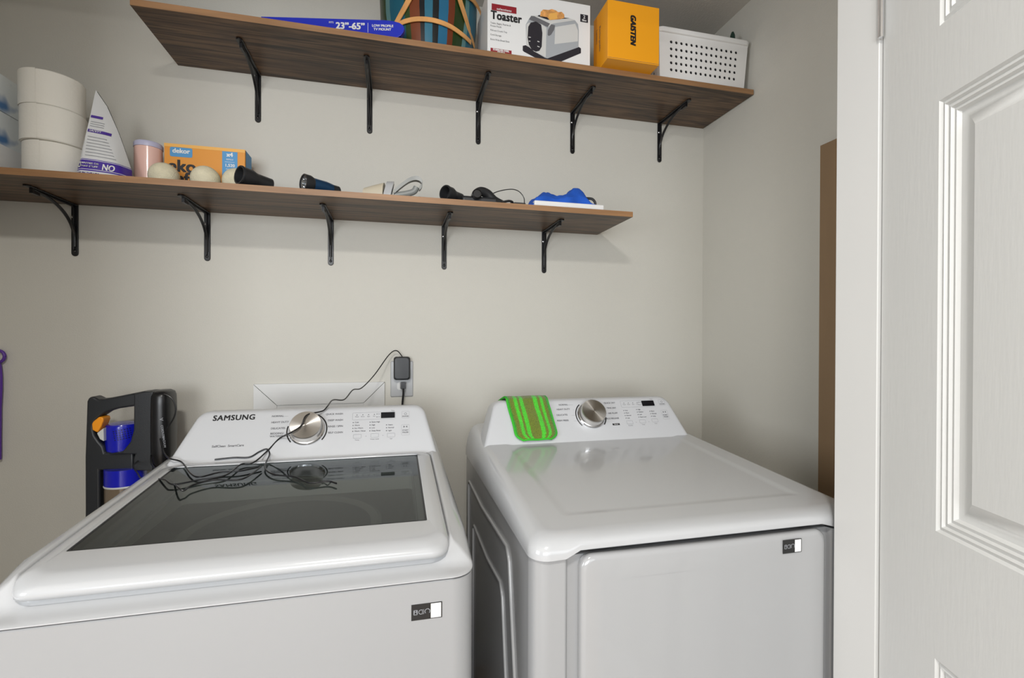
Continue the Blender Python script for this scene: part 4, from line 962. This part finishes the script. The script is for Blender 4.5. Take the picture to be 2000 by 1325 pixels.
# painted basket
bt0 = thing('painted_basket', (.117, -.140, Z1), 'basket of painted blue, green and brown slats with orange bentwood straps', 'basket')
def bm_():
    m = bpy.data.materials.new('painted_slats'); m.use_nodes = True; nt = m.node_tree; b = nt.nodes['Principled BSDF']
    tc = nt.nodes.new('ShaderNodeTexCoord'); sp = nt.nodes.new('ShaderNodeSeparateXYZ'); nt.links.new(tc.outputs['Object'], sp.inputs[0])
    at2 = nt.nodes.new('ShaderNodeMath'); at2.operation = 'ARCTAN2'; nt.links.new(sp.outputs[0], at2.inputs[0]); nt.links.new(sp.outputs[1], at2.inputs[1])
    n = nt.nodes.new('ShaderNodeTexNoise'); n.inputs['Scale'].default_value = 1; mp = nt.nodes.new('ShaderNodeMapping'); mp.inputs['Scale'].default_value = (60, 60, 6)
    nt.links.new(tc.outputs['Object'], mp.inputs[0]); nt.links.new(mp.outputs[0], n.inputs['Vector'])
    mm = nt.nodes.new('ShaderNodeMath'); mm.operation = 'MULTIPLY_ADD'; mm.inputs[1].default_value = .04; nt.links.new(n.outputs[0], mm.inputs[0]); nt.links.new(at2.outputs[0], mm.inputs[2])
    fr_ = nt.nodes.new('ShaderNodeMath'); fr_.operation = 'MULTIPLY_ADD'; fr_.inputs[1].default_value = 3 / (2 * math.pi); fr_.inputs[2].default_value = 1.5; nt.links.new(mm.outputs[0], fr_.inputs[0])
    f2 = nt.nodes.new('ShaderNodeMath'); f2.operation = 'FRACT'; nt.links.new(fr_.outputs[0], f2.inputs[0])
    r = nt.nodes.new('ShaderNodeValToRGB'); r.color_ramp.interpolation = 'CONSTANT'; nt.links.new(f2.outputs[0], r.inputs[0])
    e = r.color_ramp.elements; e[0].position = 0; e[0].color = (.03, .16, .24, 1); e[1].position = .10; e[1].color = (.005, .008, .01, 1)
    for p, c in ((.16, (.18, .045, .015)), (.28, (.03, .06, .015)), (.34, (.01, .10, .15)), (.52, (.10, .22, .22)), (.58, (.015, .04, .008)), (.72, (.16, .035, .012)), (.80, (.02, .14, .26)), (.92, (.01, .012, .012))):
        q = e.new(p); q.color = (*c, 1)
    nt.links.new(r.outputs[0], b.inputs['Base Color']); b.inputs['Roughness'].default_value = .3; return m
M['slats'] = bm_()
cx0, cy0 = .117, -.140
m = MB(); NS = 60; rings = []
for f_, z in ((.80, 0), (.84, .0), (.90, .06), (.98, .14), (1.0, .22), (.985, .22), (.96, .14), (.88, .06), (.82, .004)):
    ring = []
    for j in range(NS):
        a = 2 * math.pi * j / NS; g_ = 1 - (.006 if j % 4 == 0 else 0)
        ring.append((cx0 + .166 * f_ * g_ * math.cos(a), cy0 + .126 * f_ * g_ * math.sin(a), Z1 + z))
    rings.append(ring)
m.loft(rings, 0, True, True); m.build('slat_body', 'slats', bt0, ang=50)
def strap(pix, w_=.0085, name='strap'):
    P = []
    for u, v in pix:
        y = -.30
        for _ in range(8):
            p = at(u, v, Y=y); f_ = .84 + .16 * min(1, max(0, (p.z - Z1) / .2)); q = (p.x - cx0) / (.166 * f_ * 1.03)
            y = cy0 - .126 * f_ * 1.035 * math.sqrt(max(.02, 1 - q * q)) - .002
        P.append(at(u, v, Y=y))
    Q = crv(P, 5); wv = []
    for i, p in enumerate(Q):
        t_ = (Q[min(i + 1, len(Q) - 1)] - Q[max(i - 1, 0)]).normalized(); n_ = Vector(((p.x - cx0) / .166 ** 2, (p.y - cy0) / .126 ** 2, 0)).normalized()
        wv.append(n_.cross(t_).normalized() * w_)
    th = [Vector(((p.x - cx0) / .166 ** 2, (p.y - cy0) / .126 ** 2, 0)).normalized() * .003 for p in Q]
    MB().ribbon(Q, wv, th).build(name, 'strap', bt0, ang=40)
strap([(768, 52), (772, 44), (785, 20), (800, -8), (812, -30)])
strap([(770, 52), (790, 43), (815, 39), (845, 42), (875, 53), (900, 70), (915, 84)], .0075)
strap([(884, -30), (893, 0), (906, 40), (922, 92)])
strap([(895, -12), (915, -2), (928, 14), (936, 32)], .0075)
# toaster box
tx0, tx1, ty0, ty1 = .292, .648, -.300, -.11
zt1 = at(1148, 12, Y=-.30).z + .004
t = carton('toaster_box', tx0, tx1, ty0, ty1, Z1, zt1, 'white', 'white toaster box with a printed chrome toaster, left of the amber carton', 'box')
F = Frame((tx0, ty0, Z1), (1, 0, 0), (0, 0, 1))
oz = F.px(945, 88)[1]
H_ = zt1 - Z1; W_ = tx1 - tx0
def q_(X, Y):    # from the 2000x1130 crop of [930..1160]x[0..130] to face coordinates
    u, v = 930 + X * .115, Y * .115
    s_ = (X - 160) / (1910 - 160); yb = 750 + s_ * (1030 - 750)          # lower edge of the box in the crop
    zc_ = (at(u, v, Y=ty0).z - at(u, yb * .115, Y=ty0).z); return (s_ * W_, zc_)
k = MB()
def pf(pts, kk, h=.0008): polyf(k, F, [q_(*p) for p in pts], kk, h)
pf([(740, 660), (790, 650), (1140, 860), (1700, 690), (1745, 720), (1745, 800), (1400, 935), (1200, 915), (960, 870), (760, 760), (740, 740)], 4, .0006)
pf([(840, 210), (880, 150), (990, 150), (1540, 205), (1640, 245), (1690, 310), (1705, 420), (1700, 700), (1160, 880), (1120, 870), (940, 760), (800, 640), (790, 300)], 1, .0008)
pf([(840, 210), (880, 150), (990, 150), (1540, 205), (1640, 240), (1250, 290), (1160, 350), (1040, 290), (900, 240)], 2, .0010)
pf([(840, 212), (880, 155), (930, 160), (1200, 290), (1160, 350), (1040, 290), (900, 240)], 3, .0011)
pf([(1160, 480), (1165, 400), (1220, 300), (1290, 320), (1270, 400), (1220, 480), (1180, 500)], 3, .0011)
pf([(1290, 350), (1640, 300), (1690, 420), (1690, 600), (1280, 640)], 2, .0010)
pf([(800, 300), (840, 270), (1060, 300), (1140, 360), (1130, 860), (930, 760), (800, 640)], 2, .0010)
pf([(830, 340), (870, 270), (960, 250), (1050, 310), (1070, 450), (1060, 680), (1020, 750), (960, 765), (890, 730), (840, 640), (820, 520)], 4, .0013)
for P in ([(835, 510), (875, 515), (875, 528), (835, 523)], [(840, 575), (865, 580), (865, 593), (840, 590)], [(985, 580), (1020, 592), (1020, 607), (985, 597)], [(985, 665), (1022, 680), (1022, 694), (985, 680)]): pf(P, 2, .0016)
pf([(985, 160), (1010, 142), (1540, 205), (1470, 212), (1160, 225)], 4, .0013)
pf([(1030, 165), (1040, 90), (1080, 50), (1180, 60), (1230, 45), (1300, 70), (1340, 100), (1400, 95), (1445, 140), (1450, 200), (1380, 220), (1190, 232), (1150, 180)], 5, .0016)
pf([(1170, 160), (1200, 120), (1310, 105), (1330, 210), (1190, 230)], 7, .0018)
a, b_ = q_(1730, 210); rectf(k, F, a, a + .028, b_ - .011, b_ + .015, 4, .0008); text(k, F, '2', a + .014, b_ + .006, .016, 0, 'CENTER', .01, h=.0012); text(k, F, 'Slice', a + .014, b_ - .005, .009, 0, 'CENTER', .02, h=.0012)
a, b_ = q_(215, 130); text(k, F, 'Toaster', a, b_, .038, 6, 'LEFT', .022, h=.0010, sx=.80, sp=1.06)
for (X, Y, s_) in ((205, 260, 'Toasts, Bagels, Pastries &'), (205, 310, 'Frozen Foods'), (205, 385, 'Pull-out Crumb Tray'), (205, 460, 'Cord Storage'), (205, 540, 'Extra-Wide Bread Slots')):
    a, b_ = q_(X, Y); text(k, F, s_, a, b_, .0078, 8, 'LEFT', 0, h=.0010, sx=.85)
a, b_ = q_(210, 760); rectf(k, F, a, a + .070, max(0, b_ - .002), b_ + .014, 9, .0008); text(k, F, 'STAINLESS STEEL', a + .035, b_ + .0095, .0085, 0, 'CENTER', .03, h=.0012, sx=.85); text(k, F, 'FINISH', a + .035, b_ + .002, .0085, 0, 'CENTER', .03, h=.0012)
a, b_ = q_(225, 60); rectf(k, F, a, a + .083, b_ + .003, min(H_, b_ + .024), 9, .0008); text(k, F, 'selections', a + .0415, b_ + .009, .010, 0, 'CENTER', .02, h=.0012, sp=1.2)
k.build('printed_front', ['white', 'steelpic', 'steellight', 'steeldark', 'picdark', 'bread', 'inkblack', 'cardorangelight', 'ink', 'red'], t, smooth=False)
# amber carton
gx0, gx1, gy0, gy1 = .684, .873, -.362, -.245
zt2 = at(1282, 14, Y=gy0).z
t = carton('amber_carton', gx0, gx1, gy0, gy1, Z1, zt2, 'yellow', 'amber-orange carton with black lettering overhanging the shelf front', 'box')
F = Frame((gx0, gy0, Z1), (1, 0, 0), (0, 0, 1)); k = MB()
a, b_ = F.px(1232, 57); text(k, F, 'GAISTEN', a, b_, .0265, 0, 'CENTER', .040, sx=.86, shear=.2, sp=1.12, rot=-math.pi / 2, h=.0008)
G = Frame((gx0, gy1, Z1), (0, -1, 0), (0, 0, 1)); 
text(k, G, 'Rechargeable', .055, .10, .016, 1, 'CENTER', .0, rot=-math.pi / 2, h=.0008); text(k, G, 'Lantern', .03, .12, .016, 1, 'CENTER', .0, rot=-math.pi / 2, h=.0008)
rectf(k, F, .0, gx1 - gx0, .003, .0038, 1, .0006)
k.build('printed_lettering', ['inkblack', 'strapdark'] if False else ['inkblack', 'ink'], t, smooth=False)
# white perforated basket
bk = thing('storage_basket', (1.09, -.2, Z1), 'white plastic basket with rows of round holes at the right end of the upper shelf', 'basket')
bx0, bx1, by0, by1 = .914, 1.282, -.292, -.06; hb = .176
def holed(m, c00, c10, c11, c01, nx, ny, r, mx, my):
    c00, c10, c11, c01 = map(Vector, (c00, c10, c11, c01)); W_ = (c10 - c00).length; H_ = (c01 - c00).length
    def P(a, b): return (c00 * (1 - a) + c10 * a) * (1 - b) + (c01 * (1 - a) + c11 * a) * b
    xs = [0, mx] + [mx + (1 - 2 * mx) * i / nx for i in range(1, nx)] + [1 - mx, 1]; ys = [0, my] + [my + (1 - 2 * my) * j / ny for j in range(1, ny)] + [1 - my, 1]
    for i in range(len(xs) - 1):
        for j in range(len(ys) - 1):
            a0, a1, b0_, b1 = xs[i], xs[i + 1], ys[j], ys[j + 1]
            if 0 < i < len(xs) - 2 and 0 < j < len(ys) - 2:
                ac, bc = (a0 + a1) / 2, (b0_ + b1) / 2; N = 12; o_ = []; q_ = []
                for k_ in range(N):
                    a = 2 * math.pi * (k_ + .5) / N; cx_, sy_ = math.cos(a), math.sin(a); s_ = max(abs(cx_), abs(sy_))
                    o_.append(P(ac + (a1 - a0) / 2 * cx_ / s_, bc + (b1 - b0_) / 2 * sy_ / s_)); q_.append(P(ac + r / W_ * cx_, bc + r / H_ * sy_))
                # corners
                cor = []
                for k_ in range(N):
                    k2 = (k_ + 1) % N; m.add([o_[k_], o_[k2], q_[k2], q_[k_]], [(0, 1, 2, 3)])
                for sx_, sy_ in ((1, 1), (-1, 1), (-1, -1), (1, -1)):
                    an = math.atan2(sy_, sx_) % (2 * math.pi); k_ = int(an / (2 * math.pi) * N - .5) % N; k2 = (k_ + 1) % N
                    m.add([o_[k_], P(ac + (a1 - a0) / 2 * sx_, bc + (b1 - b0_) / 2 * sy_), o_[k2]], [(0, 1, 2)])
            else: m.add([P(a0, b0_), P(a1, b0_), P(a1, b1), P(a0, b1)], [(0, 1, 2, 3)])
m = MB(); tp = .010; e = .012
b00, b10, b11, b01 = (bx0 + tp, by0 + tp), (bx1 - tp, by0 + tp), (bx1 - tp, by1 - tp), (bx0 + tp, by1 - tp)
t00, t10, t11, t01 = (bx0, by0), (bx1, by0), (bx1, by1), (bx0, by1)
for (a, b_, c, d_, n_) in ((b00, b10, t10, t00, 14), (b10, b11, t11, t10, 8), (b11, b01, t01, t11, 14), (b01, b00, t00, t01, 8)):
    holed(m, (*a, Z1), (*b_, Z1), (*c, Z1 + hb), (*d_, Z1 + hb), n_, 5, .0052, .10 if n_ == 14 else .14, .20 if False else .16)
m.flat([(*b00, Z1), (*b10, Z1), (*b11, Z1), (*b01, Z1)])
bm2 = m
ob = bm2.build('basket_body', 'basketwhite', bk, smooth=False)
bmx = bmesh.new(); bmx.from_mesh(ob.data); bmesh.ops.remove_doubles(bmx, verts=bmx.verts, dist=.0002); bmesh.ops.recalc_face_normals(bmx, faces=bmx.faces); bmx.to_mesh(ob.data); bmx.free()
q = ob.modifiers.new('solid', 'SOLIDIFY'); q.thickness = .0025; q.offset = 0
m = MB()
def rr2(o, z, r=.02): return [(x, y, z) for x, y in rrect(bx0 - o, bx1 + o, by0 - o, by1 + o, r, 6, 2)]
m.loft([rr2(-.003, Z1 + hb - .012, .012), rr2(.007, Z1 + hb - .010), rr2(.009, Z1 + hb + .002), rr2(.006, Z1 + hb + .007), rr2(-.001, Z1 + hb + .006, .015), rr2(-.003, Z1 + hb - .012, .012)], 0, False, False)
m.build('rim', 'basketwhite', bk, ang=60)
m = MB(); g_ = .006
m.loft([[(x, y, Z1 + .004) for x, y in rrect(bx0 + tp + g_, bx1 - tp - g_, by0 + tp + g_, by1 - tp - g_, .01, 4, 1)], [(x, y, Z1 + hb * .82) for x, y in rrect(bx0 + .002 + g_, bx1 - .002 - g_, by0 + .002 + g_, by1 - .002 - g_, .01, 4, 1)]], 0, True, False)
m.build('added_dark_insert', 'hole', bk)  # added dark insert that makes the basket holes read black, no real liner
m = MB(); cgx = at(1459, 75, Y=-.15)
m.lathe([(.012, Z1 + .004), (.012, Z1 + .12), (.011, Z1 + .15), (.010, Z1 + .19), (.0085, Z1 + .222), (.004, Z1 + .235)], (1.245, -.256, 0), (0, 0, 1), 24)
tag(m.build('green_bottle', 'green', loc=(1.245, -.256, Z1)), 'dark green pointed bottle top sticking out of the white basket', 'bottle')

# ------------------------------------------------------------------ ceiling lamp of the room in front
cl_ = thing('ceiling_light', (-.2, -2.4, ZC - .01), 'round white ceiling light in the room outside the closet', 'ceiling light')
MB().lathe([(.16, ZC - .0005), (.16, ZC - .03), (.145, ZC - .036)], (-.2, -2.4, 0), (0, 0, 1), 40).build('lamp_base', 'trim', cl_)
for o in bpy.data.objects:
    if '_o' in o: del o['_o']
    if '_w' in o:
        del o['_w']; q = o.modifiers.new('weighted', 'WEIGHTED_NORMAL'); q.keep_sharp = True; q.weight = 80
